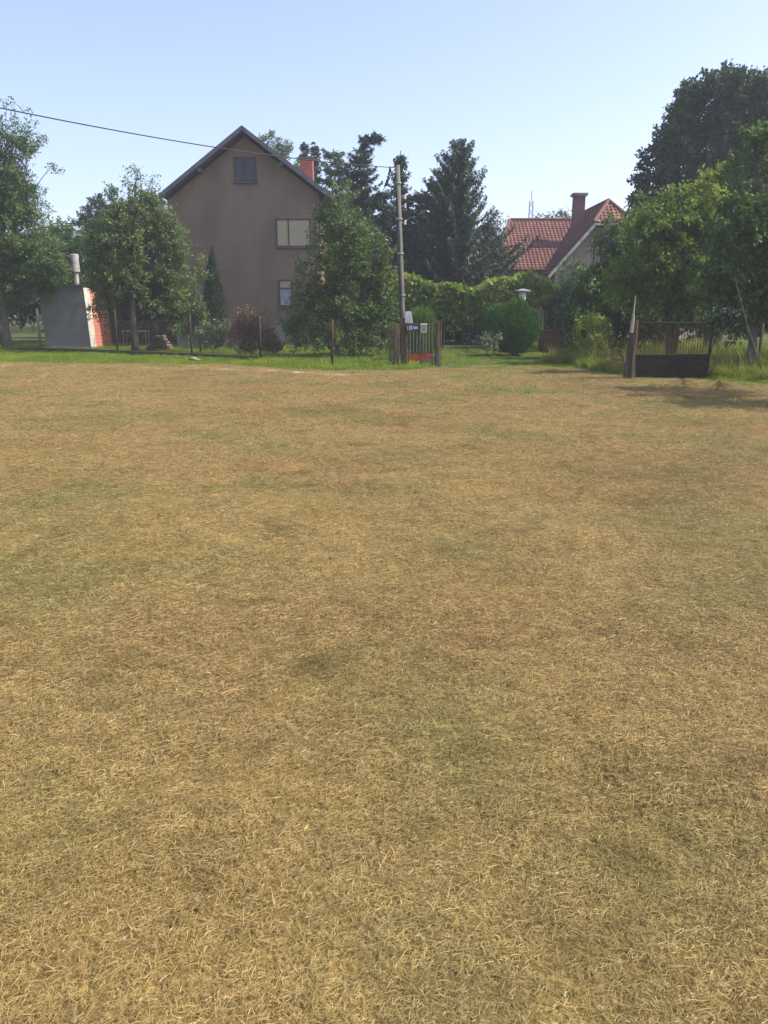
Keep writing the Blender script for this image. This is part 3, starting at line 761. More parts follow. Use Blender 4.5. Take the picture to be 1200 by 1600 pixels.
# chimney on the right slope
ca, cb = at(469, 249, D1 + 3.2), at(489, 278, D1 + 3.2)
ch = MB().box(((ca.x + cb.x) / 2, D1 + 3.4, (ca.z + cb.z) / 2 - .4), (cb.x - ca.x, .6, ca.z - cb.z + .9)).build('chimney', M['red_brick'], roof)
MB().box(((ca.x + cb.x) / 2, D1 + 3.4, ca.z + .06), (cb.x - ca.x + .1, .7, .07)).build('chimney_cap', M['soffit'], roof)
def win(px0, py0, px1, py1, frame_w=.06, split=None, D=D1, fill='blind', parent=house, dark='dark_frame'):
    a = at(px0, py0, D); b_ = at(px1, py1, D); x0, x1, z1, z0 = a.x, b_.x, a.z, b_.z
    w = MB()
    w.box(((x0 + x1) / 2, D - .012, z1 - frame_w / 2), (x1 - x0, .10, frame_w)).box(((x0 + x1) / 2, D - .012, z0 + frame_w / 2), (x1 - x0, .10, frame_w))
    for x in ([x0 + frame_w / 2, x1 - frame_w / 2] + ([x0 + (x1 - x0) * split] if split else [])):
        w.box((x, D - .014, (z0 + z1) / 2), (frame_w, .09, z1 - z0 - 2 * frame_w))
    f = w.build('window', M[dark], parent, bevel=.006)
    if fill == 'mixed':
        zm = z1 - (z1 - z0) * .32
        MB().box(((x0 + x1) / 2, D - .008, (z1 + zm) / 2), (x1 - x0 - frame_w, .05, z1 - zm)).build('roller_blind', M['blind'], f)
        MB().box(((x0 + x1) / 2, D + .002, (z0 + zm) / 2), (x1 - x0 - frame_w, .03, zm - z0)).build('pane', M['glass'], f)
        MB().box(((x0 + x1) / 2, D - .03, zm), (x1 - x0, .05, .06)).build('blind_rail', M['dark_frame'], f)
    else:
        MB().box(((x0 + x1) / 2, D - .006, (z0 + z1) / 2), (x1 - x0 - frame_w, .04, z1 - z0 - frame_w)).build('roller_blind' if fill == 'blind' else 'shutter', M[fill], f)
    MB().box(((x0 + x1) / 2, D - .05, z0 - .025), (x1 - x0 + .08, .16, .04)).build('sill', M['soffit'], f)
    return f
win(365, 245, 401, 285, .07, .5, fill='shutter_blue')
win(431, 342, 486, 386, .055, .36)
win(435, 437, 458, 479, .07, None, fill='mixed')
DP = MB().tube([(HR - .12, y0 - .06, EZ - .3), (HR - .12, y0 - .06, .1)], .045, 8).build('downpipe', M['soffit'], house)

# ------------------------------------------------------------------ tiled house
th = empty('tiled_house', (11, 44, 0), 'cream house with red pantile roofs and a clipped gable beyond the pergola', 'house')
RZ2 = at(850, 344, 49.0).z; yR = 49.0; EZ2 = at(820, 420, 44.6).z; yE = 44.6
xl = at(797, 344, yR).x; xr = 19.5
slen = math.hypot(yR - yE, RZ2 - EZ2)
# main roof front slope, with a hipped left end
xe = at(770, 400, 46).x
mainroof = tile_slope('roof', (xl, yR, RZ2), (1, 0, 0), (0, yE - yR, EZ2 - RZ2), [(0, 0), (xr - xl, 0), (xr - xl, slen), (xe - xl - .3, slen), (xe - xl, slen * .8)], M['tile'], th)
MB().poly([(xl, yR, RZ2 - .05), (xr, yR, RZ2 - .05), (xr, yR + 4.4, EZ2 - .05), (xe, yR + 4.4, EZ2 - .05)], .05, (0, .6, .8)).build('rear_slope', M['tile'], mainroof)
MB().poly([(xl, yR, RZ2 - .05), (xe - .3, yE, EZ2 - .04), (xe - .3, yR + 4.4, EZ2 - .04)], .03, (-1, 0, .6)).build('hip_slope', M['tile'], mainroof)
rc = MB(); rc.tube([(xl, yR, RZ2 + .03), (xr, yR, RZ2 + .03)], .10, 8); rc.tube([(xl, yR, RZ2 + .02), (xe - .3, yE, EZ2 + .04)], .09, 8)
rc.build('ridge_cap', M['tile'], mainroof)
MB().box(((xe + xr) / 2, (yE + .45 + yR + 4) / 2, (EZ2 - .1) / 2), (xr - xe - .5, yR + 4 - yE - .45, EZ2 - .1)).build('wall', M['cream'], th)
MB().tube([(xe - .3, yE - .05, EZ2 - .04), (12, yE - .05, EZ2 - .06)], .06, 8).build('gutter', M['rust_brown'], mainroof)
# wing with a jerkinhead gable facing us
ap = at(951, 314, 43.4); XW = ap.x; RZW = ap.z
rk = at(928, 348, 42.0)                        # lower end of the clipped hip
hw_top = XW - rk.x; sl = (RZW - rk.z) / hw_top
ev = at(860, 432, 42.0); hwe = XW - ev.x + .15; EZW = RZW - sl * hwe
for s_ in (-1, 1):
    L_ = math.hypot(hwe, RZW - EZW); Lt = math.hypot(hw_top, RZW - rk.z)
    tile_slope('wing_roof', (XW, 50.5, RZW), (0, -1, 0), (s_ * hwe, 0, EZW - RZW), [(0, 0), (50.5 - 43.4, 0), (50.5 - 42.0, Lt), (50.5 - 42.0, L_), (0, L_)], M['tile'], th)
ln = math.hypot(1.4, RZW - rk.z)
hip = tile_slope('clipped_hip', (XW, 43.4, RZW), (1, 0, 0), (0, -1.4, rk.z - RZW), [(0, 0), (hw_top, ln), (-hw_top, ln)], M['tile_sunlit'], th)
cp = MB()
cp.tube([(XW, 50, RZW + .04), (XW, 43.4, RZW + .04)], .10, 8)
for s_ in (-1, 1): cp.tube([(XW, 43.4, RZW + .04), (XW + s_ * hw_top, 42.0, rk.z + .05)], .09, 8)
cp.build('ridge_cap', M['tile_sunlit'], hip)
bb = MB()
for s_ in (-1, 1): bb.bar((XW + s_ * (hw_top - .05), 41.98, rk.z - .10), (XW + s_ * (hwe - .05), 41.98, EZW - .10), .04, .15)
bb.bar((XW - hw_top, 41.98, rk.z - .07), (XW + hw_top, 41.98, rk.z - .07), .04, .11)
bb.build('barge_board', M['cement_pale'], th)
gy = 43.0
wx = hwe - .6
MB().poly([(XW - wx, gy, 0), (XW + wx, gy, 0), (XW + wx, gy, RZW - sl * wx - .15), (XW + hw_top, gy, rk.z - .12), (XW - hw_top, gy, rk.z - .12), (XW - wx, gy, RZW - sl * wx - .15)], 7, (0, 1, 0)).build('wing_wall', M['cream'], th)
sf = MB().poly([(XW - hw_top, 42.03, rk.z - .1), (XW + hw_top, 42.03, rk.z - .1), (XW + hw_top, gy, rk.z - .1), (XW - hw_top, gy, rk.z - .1)], .02, (0, 0, 1))
for s_ in (-1, 1):
    sf.poly([(XW + s_ * hw_top, 42.03, rk.z - .12), (XW + s_ * hwe, 42.03, EZW - .12), (XW + s_ * hwe, 49, EZW - .12), (XW + s_ * hw_top, 49, rk.z - .12)], -.02, (s_ * sl, 0, 1))
sf.build('soffit', M['dark_frame'], th)
# chimney
a_, b_ = at(897, 312, 46.5), at(911, 352, 46.5)
cm = MB().box(((a_.x + b_.x) / 2, 46.6, (a_.z + b_.z) / 2 - .5), (b_.x - a_.x, .6, a_.z - b_.z + 1.4)).build('chimney', M['dull_brick'], th)
MB().box(((a_.x + b_.x) / 2, 46.6, a_.z + .26), (b_.x - a_.x + .22, .8, .14)).build('chimney_cap', M['concrete'], cm)
# balcony
bx0, bx1 = at(921, 400, 42.4).x, at(990, 400, 42.4).x; bz1, bz0 = at(900, 392, 42.4).z, at(900, 418, 42.4).z
MB().box(((bx0 + bx1) / 2, 42.5, bz0 - .12), (bx1 - bx0, 1.0, .16)).build('balcony_floor', M['concrete'], th)
br = MB()
for z in (bz1, bz0 + .06): br.bar((bx0, 42.05, z), (bx1, 42.05, z), .04)
k = bx0
while k < bx1: br.bar((k, 42.05, bz0), (k, 42.05, bz1), .025); k += .16
br.bar((at(929, 380, 42.1).x, 42.1, bz0), (at(929, 380, 42.1).x, 42.1, rk.z - .3), .06)
for z in (bz1, bz0 + .06): br.bar((bx0, 42.05, z), (bx0, 43, z), .04)
br.build('balcony_railing', M['rust_brown'], th)
a_, b_ = at(940, 372, gy), at(966, 412, gy)
dr = MB().box(((a_.x + b_.x) / 2, gy - .02, (a_.z + b_.z) / 2), (b_.x - a_.x, .08, a_.z - b_.z)).build('balcony_door', M['dark_frame'], th)
MB().box(((a_.x + b_.x) / 2, gy - .05, (a_.z + b_.z) / 2 + .1), (b_.x - a_.x - .3, .04, (a_.z - b_.z) * .7)).build('pane', M['glass'], dr)

# ------------------------------------------------------------------ little rendered and brick shed (leans to the left)
sb = gp(143, 544); D3 = sb.y
sw = sb.x - at(73, 540, D3).x; shh = 2.62; sdp = 2.7
shed = empty('brick_shed', (sb.x, D3, 0), 'small leaning grey rendered shed with a bare orange brick flank and a grey flue', 'shed')
lean = math.tan(R(2.4))
def sk(x, y, z): return (x - lean * z, y, z)
def slab(x0, x1, y0, y1, z0, z1):
    m_ = MB(); m_.v = [Vector(sk(x, y, z)) for x in (x0, x1) for y in (y0, y1) for z in (z0, z1)]
    m_.f = [[0, 1, 3, 2], [4, 6, 7, 5], [0, 4, 5, 1], [2, 3, 7, 6], [0, 2, 6, 4], [1, 5, 7, 3]]; return m_
slab(-sw, -.02, 0, .14, .06, shh).build('front_wall', M['cement'], shed, local=True, bevel=.008)
slab(-.02, .0, -.003, .65, .05, shh).build('corner_render', M['cement_pale'], shed, local=True)
slab(-sw + .02, -.03, .145, sdp, .0, shh - .12).build('brick_wall', M['orange_brick'], shed, local=True)
slab(-.028, -.008, .655, sdp, .0, shh - .20).build('brick_flank', M['orange_brick'], shed, local=True)
slab(-sw - .05, .06, -.12, sdp + .1, -.15, .055).build('footing', M['concrete'], shed, local=True)
rr = MB()
rr.v = [Vector(sk(x, y, z)) for x, y, z in ((-sw - .08, -.10, shh + .003), (.06, -.10, shh + .003), (.06, sdp + .1, shh - .10), (-sw - .08, sdp + .1, shh - .10),
        (-sw - .08, -.10, shh + .06), (.06, -.10, shh + .06), (.06, sdp + .1, shh - .02), (-sw - .08, sdp + .1, shh - .02),
        (-sw * .5, .6, shh + .07), (-sw * .5, 1.2, shh + .05))]
rr.f = [[0, 1, 2, 3], [0, 4, 5, 1], [1, 5, 6, 2], [2, 6, 7, 3], [3, 7, 4, 0], [4, 8, 5], [5, 8, 9, 6], [6, 9, 7], [7, 9, 8, 4]]
rr.build('roof', M['mossy_roof'], shed, local=True)
fc = at(118, 424, D3 + .7) - shed.location; ft = at(118, 397, D3 + .7) - shed.location; fr = .19
fl = MB().tube([(fc.x, fc.y, shh), (fc.x, fc.y, fc.z)], [.11, .11], 14)
fl.tube([(fc.x, fc.y, fc.z - .02), (fc.x - .01, fc.y, ft.z - .04)], [fr, fr * .97], 24)
fl.tube([(fc.x - .01, fc.y, ft.z - .045), (fc.x - .01, fc.y, ft.z)], [fr * 1.02, fr * .9], 24)
fl.build('flue', M['asbestos'], shed, local=True)

# brown timber outbuilding behind the apple tree
ob = gp(205, 537); 
bs = empty('timber_outbuilding', (at(226, 500, 41).x, 41, 0), 'low dark brown timber outbuilding half hidden behind the apple tree', 'outbuilding')
x0, x1 = at(166, 500, 41).x, at(275, 500, 41).x
MB().box(((x0 + x1) / 2, 42.5, 1.35), (x1 - x0, 3, 2.7)).build('wall', slat_mat('board', (0.10, 0.06, 0.04), (0.03, 0.02, 0.015), .14, axis=0), bs)
MB().poly([(x0 - .3, 40.7, 2.6), (x1 + .3, 40.7, 2.6), (x1 + .3, 44.3, 3.5), (x0 - .3, 44.3, 3.5)], .08, (0, -.2, 1)).build('roof', M['rust_brown'], bs)
MB().box(((x0 * .72 + x1 * .28), 40.97, 1.0), (.9, .06, 2.0)).build('door', M['rust_brown'], bs)

# pale garden table
tb = gp(211, 541); t_ = empty('garden_table', (tb.x, tb.y, 0), 'pale metal garden table under the apple tree', 'table')
xa, xb = at(192, 512, tb.y).x, at(231, 512, tb.y).x; zt = .68
MB().box(((xa + xb) / 2, tb.y, zt), (xb - xa, .6, .035)).build('table_top', M['galv'], t_, bevel=.005)
for x in (xa + .06, xb - .06):
    for y in (-.25, .25): MB().tube([(x, tb.y + y, 0), (x, tb.y + y, zt - .02)], .016, 8).build('leg', M['galv'], t_)
# log pile under a little ridge
lp = gp(252, 547); lg = empty('log_pile', (lp.x, lp.y, 0), 'small stack of split logs on the grass under the apple tree', 'log pile')
m1 = MB(); random.seed(5)
for r_ in range(5):
    for k in range(7 - r_):
        x = lp.x - .42 + k * .13 + r_ * .065 + random.gauss(0, .012); z = .07 + r_ * .115
        m1.tube([(x, lp.y - .25 + random.gauss(0, .04), z), (x + random.gauss(0, .03), lp.y + .3, z + random.gauss(0, .01))], random.uniform(.05, .068), 7)
m1.build('logs', M['log_end'], lg)
m2 = MB()
for k in range(9):
    a = (lp.x + random.uniform(-.55, -.2), lp.y - .3, .02 + random.random() * .1); m2.tube([a, (a[0] + random.uniform(.3, .7), lp.y + random.uniform(-.5, -.2), random.uniform(.15, .5))], [.03, .02], 6)
m2.build('branches', M['bark'], lg)

# ------------------------------------------------------------------ chain link fences
def chainlink(parent, a, b_, z0, z1, cell=.075, r=.0024):
    a = Vector(a); b_ = Vector(b_); d = b_ - a; L_ = Vector((d.x, d.y, 0)).length; u = Vector((d.x, d.y, 0)).normalized()
    m_ = MB(); H = z1 - z0; st_ = cell * math.sqrt(2)
    for sg in (1, -1):
        k = -H
        while k < L_ + H:
            s0, s1 = (k, k + H) if sg > 0 else (k + H, k)
            # line from (s0, z0) to (s1, z1) clipped to 0..L
            t0, t1 = 0.0, 1.0; ds = s1 - s0
            if ds > 0: t0 = max(t0, -s0 / ds); t1 = min(t1, (L_ - s0) / ds)
            else: t0 = max(t0, (L_ - s0) / ds); t1 = min(t1, -s0 / ds)
            if t1 - t0 > .02:
                p0 = a + u * (s0 + ds * t0) + Vector((0, 0, z0 + H * t0)); p1 = a + u * (s0 + ds * t1) + Vector((0, 0, z0 + H * t1))
                m_.tube([p0, p1], r, 3, cap=False)
            k += st_
    for z in (z0, (z0 + z1) / 2, z1): m_.tube([a + Vector((0, 0, z)), b_ + Vector((0, 0, z))], .0022, 4, cap=False)
    return m_.build('wire_mesh', M['wire'], parent)
fpts = [(-330, 541), (-170, 543), (-60, 545), (64, 548), (184, 552), (300, 557), (407, 562), (519, 571), (617, 573)]
FP = [gp(*p) for p in fpts]
tops = {64: 482, 184: 484, 300: 490, 407: 495, 519: 499}
fence = empty('chain_link_fence', FP[0], 'long chain link fence on rusty posts above a low concrete kerb', 'fence')
for i, ((px, py), q) in enumerate(zip(fpts, FP)):
    if i == len(FP) - 1: break
    h = at(px, tops.get(px, 484), q.y).z if px in tops else 1.35
    m_ = MB(); dx = random.uniform(-.03, .03)
    m_.tube([(q.x, q.y, -.1), (q.x + dx * .5, q.y, h / 2), (q.x + dx, q.y, h)], .036 if i != 3 else .055, 8)
    m_.build('post', M['dark_rust'] if i != 3 else M['old_wood'], fence, smooth=True)
mesh_all = MB()
for a, b_ in zip(FP[:-1], FP[1:]): 
    chainlink(fence, a + Vector((0, -.035, 0)), b_ + Vector((0, -.035, 0)), .1, 1.22)
kb = MB()
for a, b_ in zip(FP[:-3], FP[1:-2]): kb.bar(a + Vector((0, 0, .045)), b_ + Vector((0, 0, .045)), .16, .15)
kb.build('concrete_kerb', M['mossy_shaded_concrete'], fence, bevel=.01)

# ------------------------------------------------------------------ pedestrian gate
gl, gr_ = gp(627, 573), gp(686, 571); Dg = gl.y
gate = empty('garden_gate', (gl.x, Dg, 0), 'narrow pale barred garden gate with a torn red sheet at its foot', 'gate')
zt = at(640, 506, Dg).z
def X(px, py=540): return at(px, py, Dg).x
def Z(py): return at(640, py, Dg).z
lpst = MB().bar((X(621), Dg, -.1), (X(620), Dg, Z(506)), .13, .13)
lpst.build('gate_post', M['grey_wood'], gate, bevel=.015)
rp = MB().bar((X(685), Dg, -.1), (X(684), Dg, Z(501)), .11, .11).bar((X(690), Dg + .05, -.1), (X(689), Dg + .05, Z(500)), .03, .03)
rp.build('gate_post', M['grey_wood'], gate, bevel=.012)
fm = MB()
for z in (Z(508), Z(552)): fm.bar((X(626), Dg + .02, z), (X(682), Dg + .02, z), .03, .03)
fm.bar((X(638), Dg + .02, Z(568)), (X(638), Dg + .02, Z(506)), .03).bar((X(657), Dg + .02, Z(570)), (X(657), Dg + .02, Z(550)), .03).bar((X(681), Dg + .02, Z(570)), (X(681), Dg + .02, Z(504)), .03)
fm.build('frame', M['rust'], gate)
bm_ = MB(); px = 641.5
while px < 681: bm_.bar((X(px), Dg + .02, Z(552)), (X(px) + random.gauss(0, .008), Dg + .02, Z(505)), .022, .012); px += 4.9
bm_.build('bars', M['bar_pale'], gate)
pr = MB().poly([(X(640), Dg - .01, Z(553)), (X(656), Dg - .01, Z(553)), (X(656), Dg - .01, Z(562.5)), (X(650), Dg - .01, Z(565)), (X(645), Dg - .01, Z(562)), (X(640), Dg - .01, Z(564))], .012, (0, 1, 0))
pr.poly([(X(658), Dg - .012, Z(552)), (X(672), Dg - .012, Z(552)), (X(674), Dg - .012, Z(562)), (X(666), Dg - .012, Z(560)), (X(658), Dg - .012, Z(563))], .012, (0, 1, 0))
pr.build('red_sheet', M['red_sheet'], gate)
MB().poly([(X(658), Dg - .006, Z(561)), (X(673), Dg - .006, Z(561)), (X(673), Dg - .006, Z(567)), (X(658), Dg - .006, Z(568))], .008, (0, 1, 0)).build('grey_sheet', M['old_wood'], gate)
tt = MB()
for px in (674, 676.5, 679, 681.5, 684): tt.bar((X(px), Dg - .005, 0.01), (X(px), Dg - .005, Z(555)), .03, .012)
tt.build('pickets', M['dark_wood'], gate)
lb = MB()
for px in (609, 612.5, 616): lb.bar((X(px), Dg + .15, 0), (X(px), Dg + .15, Z(514)), .05, .015)
lbo = lb.build('picket_panel', M['grey_wood'], gate)

# ------------------------------------------------------------------ utility pole
Dp = Dg + .55
pole = empty('utility_pole', (at(630, 565, Dp).x, Dp, 0), 'slim grey utility pole strapped to a thick brown stub beside the garden gate', 'utility pole')
pb, pm, ptp = at(629.5, 540, Dp), at(628, 480, Dp), at(621, 258, Dp)
MB().tube([(pb.x, Dp + .1, .3), pm, ptp], [.098, .088, .068], 14).build('shaft', M['pole_grey'], pole, smooth=True)
s0 = at(632, 560, Dp - .12); s1 = at(630, 497, Dp - .12)
MB().bar((s0.x, Dp - .1, -.2), (s1.x, Dp - .1, s1.z), .20, .20).build('stub', M['grey_wood'], pole, bevel=.02)
for py, px in ((286, 622), (342, 624), (396, 626), (461, 628.5), (500, 629.5)):
    q = at(px, py, Dp); MB().tube([q + Vector((0, 0, -.018)), q + Vector((0, 0, .018))], .098 if py < 480 else .12, 14).build('strap', M['galv'], pole)
cb_ = MB()
cb_.tube([at(618.5, 272, Dp - .03), at(621, 342, Dp - .04), at(623.5, 400, Dp - .05), at(625.5, 470, Dp - .06), at(627, 505, Dp - .08)], .022, 6)
cb_.tube([at(620, 300, Dp - .06), at(624, 370, Dp - .07), at(626, 450, Dp - .09), at(627, 470, Dp - .1)], .012, 6)
cb_.build('down_cable', M['black_rubber'], pole)
hw = MB(); q = at(612, 262, Dp)
hw.bar(at(621, 262, Dp), at(608, 261, Dp), .03)
hw.build('cable_bracket', M['galv'], pole)
loop = MB()
loop.tube([at(609, 261, Dp), at(607.5, 272, Dp), at(603, 285, Dp), at(600, 292, Dp), at(606, 284, Dp), at(614, 268, Dp), at(618, 264, Dp)], .014, 6)
for k in range(5):
    t = k / 4; q = at(609 - 6 * t, 264 + 22 * t, Dp); loop.tube([q, q + Vector((.02, 0, -.08))], .03, 6)
loop.tube([at(610, 262, Dp), at(613, 277, Dp), at(617, 290, Dp)], .012, 6)
loop.build('insulator_loop', M['black_rubber'], pole)
for py in (308, 322, 348):
    q = at(623, py, Dp); q2 = at(633, py, Dp); MB().bar(q, q2, .025).build('insulator_arm', M['galv'], pole)
    MB().tube([q2 + Vector((0, 0, -.05)), q2 + Vector((0, 0, .07))], .03, 8).build('insulator', M['box_white'], pole)

def cable(name, a, b_, sag, r, label):
    a = Vector(a); b_ = Vector(b_); pts = []
    for i in range(33):
        t = i / 32; q = a.lerp(b_, t); q.z -= sag * 4 * t * (1 - t); pts.append(q)
    o = MB().tube(pts, r, 6).build(name, M['black_rubber'], None)
    return tag(o, label, 'cable')
pa = at(610, 261.5, Dp); pe = at(-330, 96, 12.0)
tag(cable('overhead_cable', pa, pe, .22, .011, 'long black overhead cable running from the pole top to the left edge'), group=None)
sv = at(604, 289, Dp); tgt = Vector((HR + .02, D1 + 1.0, EZ - .9))
cable('service_cable', sv, tgt, .7, .010, 'short drooping black service cable from the pole towards the brown house')

# electricity box and things hung at the gate
Db = Dp - .28
mbx = empty('meter_box', at(638, 505, Db), 'white metal meter box with a lower compartment on the utility pole', 'meter box')
a_, b_ = at(633, 487, Db), at(643, 505, Db)
mm = MB(); yb_ = Db
mm.v = [Vector((a_.x, yb_, b_.z)), Vector((b_.x + .035, yb_ - .05, b_.z)), Vector((b_.x - .01, yb_, a_.z)), Vector((a_.x, yb_, a_.z)), Vector((a_.x, yb_ + .2, b_.z)), Vector((b_.x + .035, yb_ + .2, b_.z)), Vector((b_.x - .01, yb_ + .2, a_.z)), Vector((a_.x, yb_ + .2, a_.z))]
mm.f = [[0, 1, 2, 3], [4, 7, 6, 5], [0, 4, 5, 1], [3, 2, 6, 7], [0, 3, 7, 4], [1, 5, 6, 2]]
mm.build('cabinet', M['box_white'], mbx, bevel=.008)
a_, b_ = at(636, 508, Db), at(643, 516, Db)
MB().box(((a_.x + b_.x) / 2, Db + .08, (a_.z + b_.z) / 2), (b_.x - a_.x, .16, a_.z - b_.z)).build('lower_compartment', M['box_white'], mbx, bevel=.008)
MB().bar((at(629, 495, Db).x, Db + .1, at(629, 495, Db).z), (at(634, 495, Db).x, Db + .1, at(634, 495, Db).z), .03).build('bracket', M['galv'], mbx)
# blue number plate
def text(name, body, size, loc, m, parent, ext=.002):
    cu = bpy.data.curves.new(name, 'FONT'); cu.body = body; cu.size = size; cu.extrude = ext; cu.align_x = 'CENTER'; cu.align_y = 'CENTER'; cu.offset = size * .015
    tmp = bpy.data.objects.new(name, cu); add(tmp); bpy.context.view_layer.update()
    me = bpy.data.meshes.new_from_object(tmp.evaluated_get(bpy.context.evaluated_depsgraph_get())); bpy.data.objects.remove(tmp)
    me.materials.clear(); me.materials.append(m)
    o = bpy.data.objects.new(name, me); add(o); o.parent = parent
    o.location = loc; o.rotation_euler = (math.pi / 2, 0, 0); return o
pc = at(648.5, 512, Dg - .02)
pl = empty('number_plate', pc, 'small blue house number plate reading 10A on the garden gate', 'sign')
mm = MB(); 
aw, ah = .10, .062
ol = [(-aw, -ah), (aw * .98, -ah), (aw, -ah * .1), (aw * .7, ah * .75), (0, ah), (-aw * .9, ah * .9)]
mm.poly([(x, 0, z) for x, z in ol], .006, (0, 1, 0)); mm.build('plate', M['plate_blue'], pl, local=True)
text('number', '10A', .10, (0, -.004, -.004), M['letter_white'], pl)
# mailbox
mc = at(662, 513, Dg - .05)
ml = empty('mailbox', mc, 'flat cream letter box hung on the bars of the garden gate', 'mailbox')
w_, h_ = .175, .26
MB().box((0, 0, 0), (w_, .07, h_)).build('body', M['mailbox'], ml, local=True, bevel=.008)
MB().box((0, -.01, h_ / 2 - .02), (w_ + .02, .1, .03)).build('lid', M['box_white'], ml, local=True, bevel=.005)
MB().box((0, -.037, h_ / 2 - .075), (w_ * .7, .006, .012)).build('slot', M['ink'], ml, local=True)
mm = MB()
for k in range(3): mm.box((.01, -.0365, -.01 - k * .025), (w_ * .55, .004, .009))
mm.build('notice', M['ink'], ml, local=True)

# ------------------------------------------------------------------ pergola with vine
Dv = 34.0
perg = empty('pergola', (at(745, 520, Dv).x, Dv, 0), 'thin grey metal pergola carrying the grape vine', 'pergola')
xa, xb = at(622, 450, Dv).x, at(872, 450, Dv).x; zv = at(700, 462, Dv).z
nP = 5
for k in range(nP):
    for dy in (0, 3):
        x = xa + (xb - xa) * k / (nP - 1)
        if dy == 0 and k == 1: x = at(695, 500, Dv).x
        MB().tube([(x, Dv + dy, -.1), (x, Dv + dy, zv)], .03, 8).build('post', M['pole_grey'], perg)
bmz = MB()
for dy in (0, 1.5, 3): bmz.bar((xa - .2, Dv + dy, zv), (xb + .2, Dv + dy, zv), .05)
for k in range(11):
    x = xa + (xb - xa) * k / 10; bmz.bar((x, Dv - .2, zv + .05), (x, Dv + 3.2, zv + .05), .035)
bmz.build('beams', M['pole_grey'], perg)
g = np.random.default_rng(77)
vine = empty('grape_vine', (xa + 1.5, Dv + .5, 0), 'yellowing green grape vine sprawling over the pergola', 'vine')
NV = 30000
X_ = g.uniform(xa - .3, xb + .1, NV); tX = (X_ - xa) / (xb - xa)
topo = .32 + .22 * np.sin(tX * 9 + 1) + .22 * np.sin(tX * 23) * .6 + .30 * (tX > .72) * np.exp(-((tX - .8) / .06) ** 2)
Y_ = Dv - .35 + g.uniform(0, 1, NV) ** 1.6 * 3.6
hangd = (.55 + .28 * np.sin(tX * 17 + 2) + .2 * np.sin(tX * 41)) * (g.random(NV) ** 1.3) * np.where(Y_ < Dv + .3, 1.6, .7)
up_ = g.random(NV) < .5
Z_ = np.where(up_, zv + g.random(NV) * (topo + .22), zv - hangd)
lob = (np.abs(tX - .44) < .035) & ~up_; Z_ = np.where(lob, zv - g.random(NV) * 1.15, Z_)
P_ = np.stack([X_, Y_, Z_], 1) + g.normal(size=(NV, 3)) * .05
A_ = g.normal(size=(NV, 3)) * .6 + np.array([0, -.3, -.4]); N_ = g.normal(size=(NV, 3)) * .6 + np.array([0, -.5, .6]); L_ = g.uniform(.10, .20, NV)
V, F = leafquads(P_, A_, N_, L_, L_ * .85)
npmesh('foliage', V, F, M['leaf_vine'], vine, tint=g.random(NV))
vm = MB()
for k in range(6):
    x = xa + .5 + k * (xb - xa - 1) / 5
    vm.tube([(x, Dv + .25, -.05), (x + .08, Dv + .3, 1), (x - .05, Dv + .2, zv - .1), (x + .5, Dv + 1, zv + .12)], [.04, .03, .022, .012], 6)
vm.build('stem', M['bark'], vine)
# low white rail across the drive
ra, rb = gp(696, 541.5), gp(752, 541.5); 
rl = empty('low_rail', (at(696, 541, Dv - .4).x, Dv - .4, 0), 'low white pipe rail crossing the opening below the pergola', 'rail')
zr = at(720, 541, Dv - .4).z
MB().tube([(at(693, 541, Dv - .4).x, Dv - .4, zr), (at(757, 541, Dv - .4).x, Dv - .4, zr)], .02, 8).build('pipe', M['white_wood'], rl)
for px in (695, 755): MB().tube([(at(px, 541, Dv - .4).x, Dv - .4, -.05), (at(px, 541, Dv - .4).x, Dv - .4, zr)], .022, 8).build('leg', M['white_wood'], rl)
# garden lamp
Dl = 31.5; la = at(817, 452, Dl)
lamp = empty('garden_lamp', (la.x, Dl, 0), 'white garden lamp with a flat wide hat rising behind the round thuja', 'garden lamp')
MB().tube([(la.x, Dl, -.05), (la.x, Dl, la.z - .5)], .03, 10).build('pole', M['pole_grey'], lamp)
MB().tube([(la.x, Dl, la.z - .5), (la.x, Dl, la.z - .47), (la.x, Dl, la.z - .08)], [.10, .115, .15], 16).build('globe', M['box_white'], lamp, smooth=True)
MB().tube([(la.x, Dl, la.z - .08), (la.x, Dl, la.z - .05), (la.x, Dl, la.z + .02)], [.31, .31, .05], 20).build('lamp_hat', M['galv'], lamp)
# brown crate by the dark bush
cr = gp(856, 550); crt = empty('brown_crate', (cr.x, 31.0, 0), 'dark brown wooden crate standing between the thuja and the dark bush', 'crate')
wc = .75; hc = at(855, 515, 31.0).z
MB().box((0, 0, hc / 2), (wc, .6, hc)).build('body', M['rust_brown'], crt, local=True, bevel=.01)
mm = MB()
for z in (.06, hc * .5, hc - .06): mm.box((0, -.31, z), (wc + .02, .03, .08))
mm.build('battens', M['dark_wood'], crt, local=True)

# ------------------------------------------------------------------ big field gate on the right
Dr = gp(1050, 592).y
g0, g1 = at(990, 590, Dr), at(1109, 590, Dr)
fg = empty('field_gate', (g0.x, Dr, 0), 'wide black barred drive gate with a solid sheet base', 'gate')
def XR(px, py): return at(px, py, Dr).x
def ZR(py): return at(1050, py, Dr).z
zb, zm, zt = .04, ZR(555), ZR(504)
xl0, xr0 = XR(989, 560), XR(1110, 560); xrt = XR(1115, 505)
MB().poly([(xl0, Dr, zb), (XR(1104, 586), Dr, zb - .02), (XR(1109, 556), Dr, zm), (xl0, Dr, zm)], .012, (0, 1, 0)).build('sheet_panel', M['shaded_black_paint'], fg)
f_ = MB()
f_.tube([(xl0, Dr + .03, zm), (XR(1109, 556), Dr + .03, zm)], .022, 8).tube([(xl0, Dr + .03, zt), (xrt, Dr + .03, zt - .02)], .022, 8)
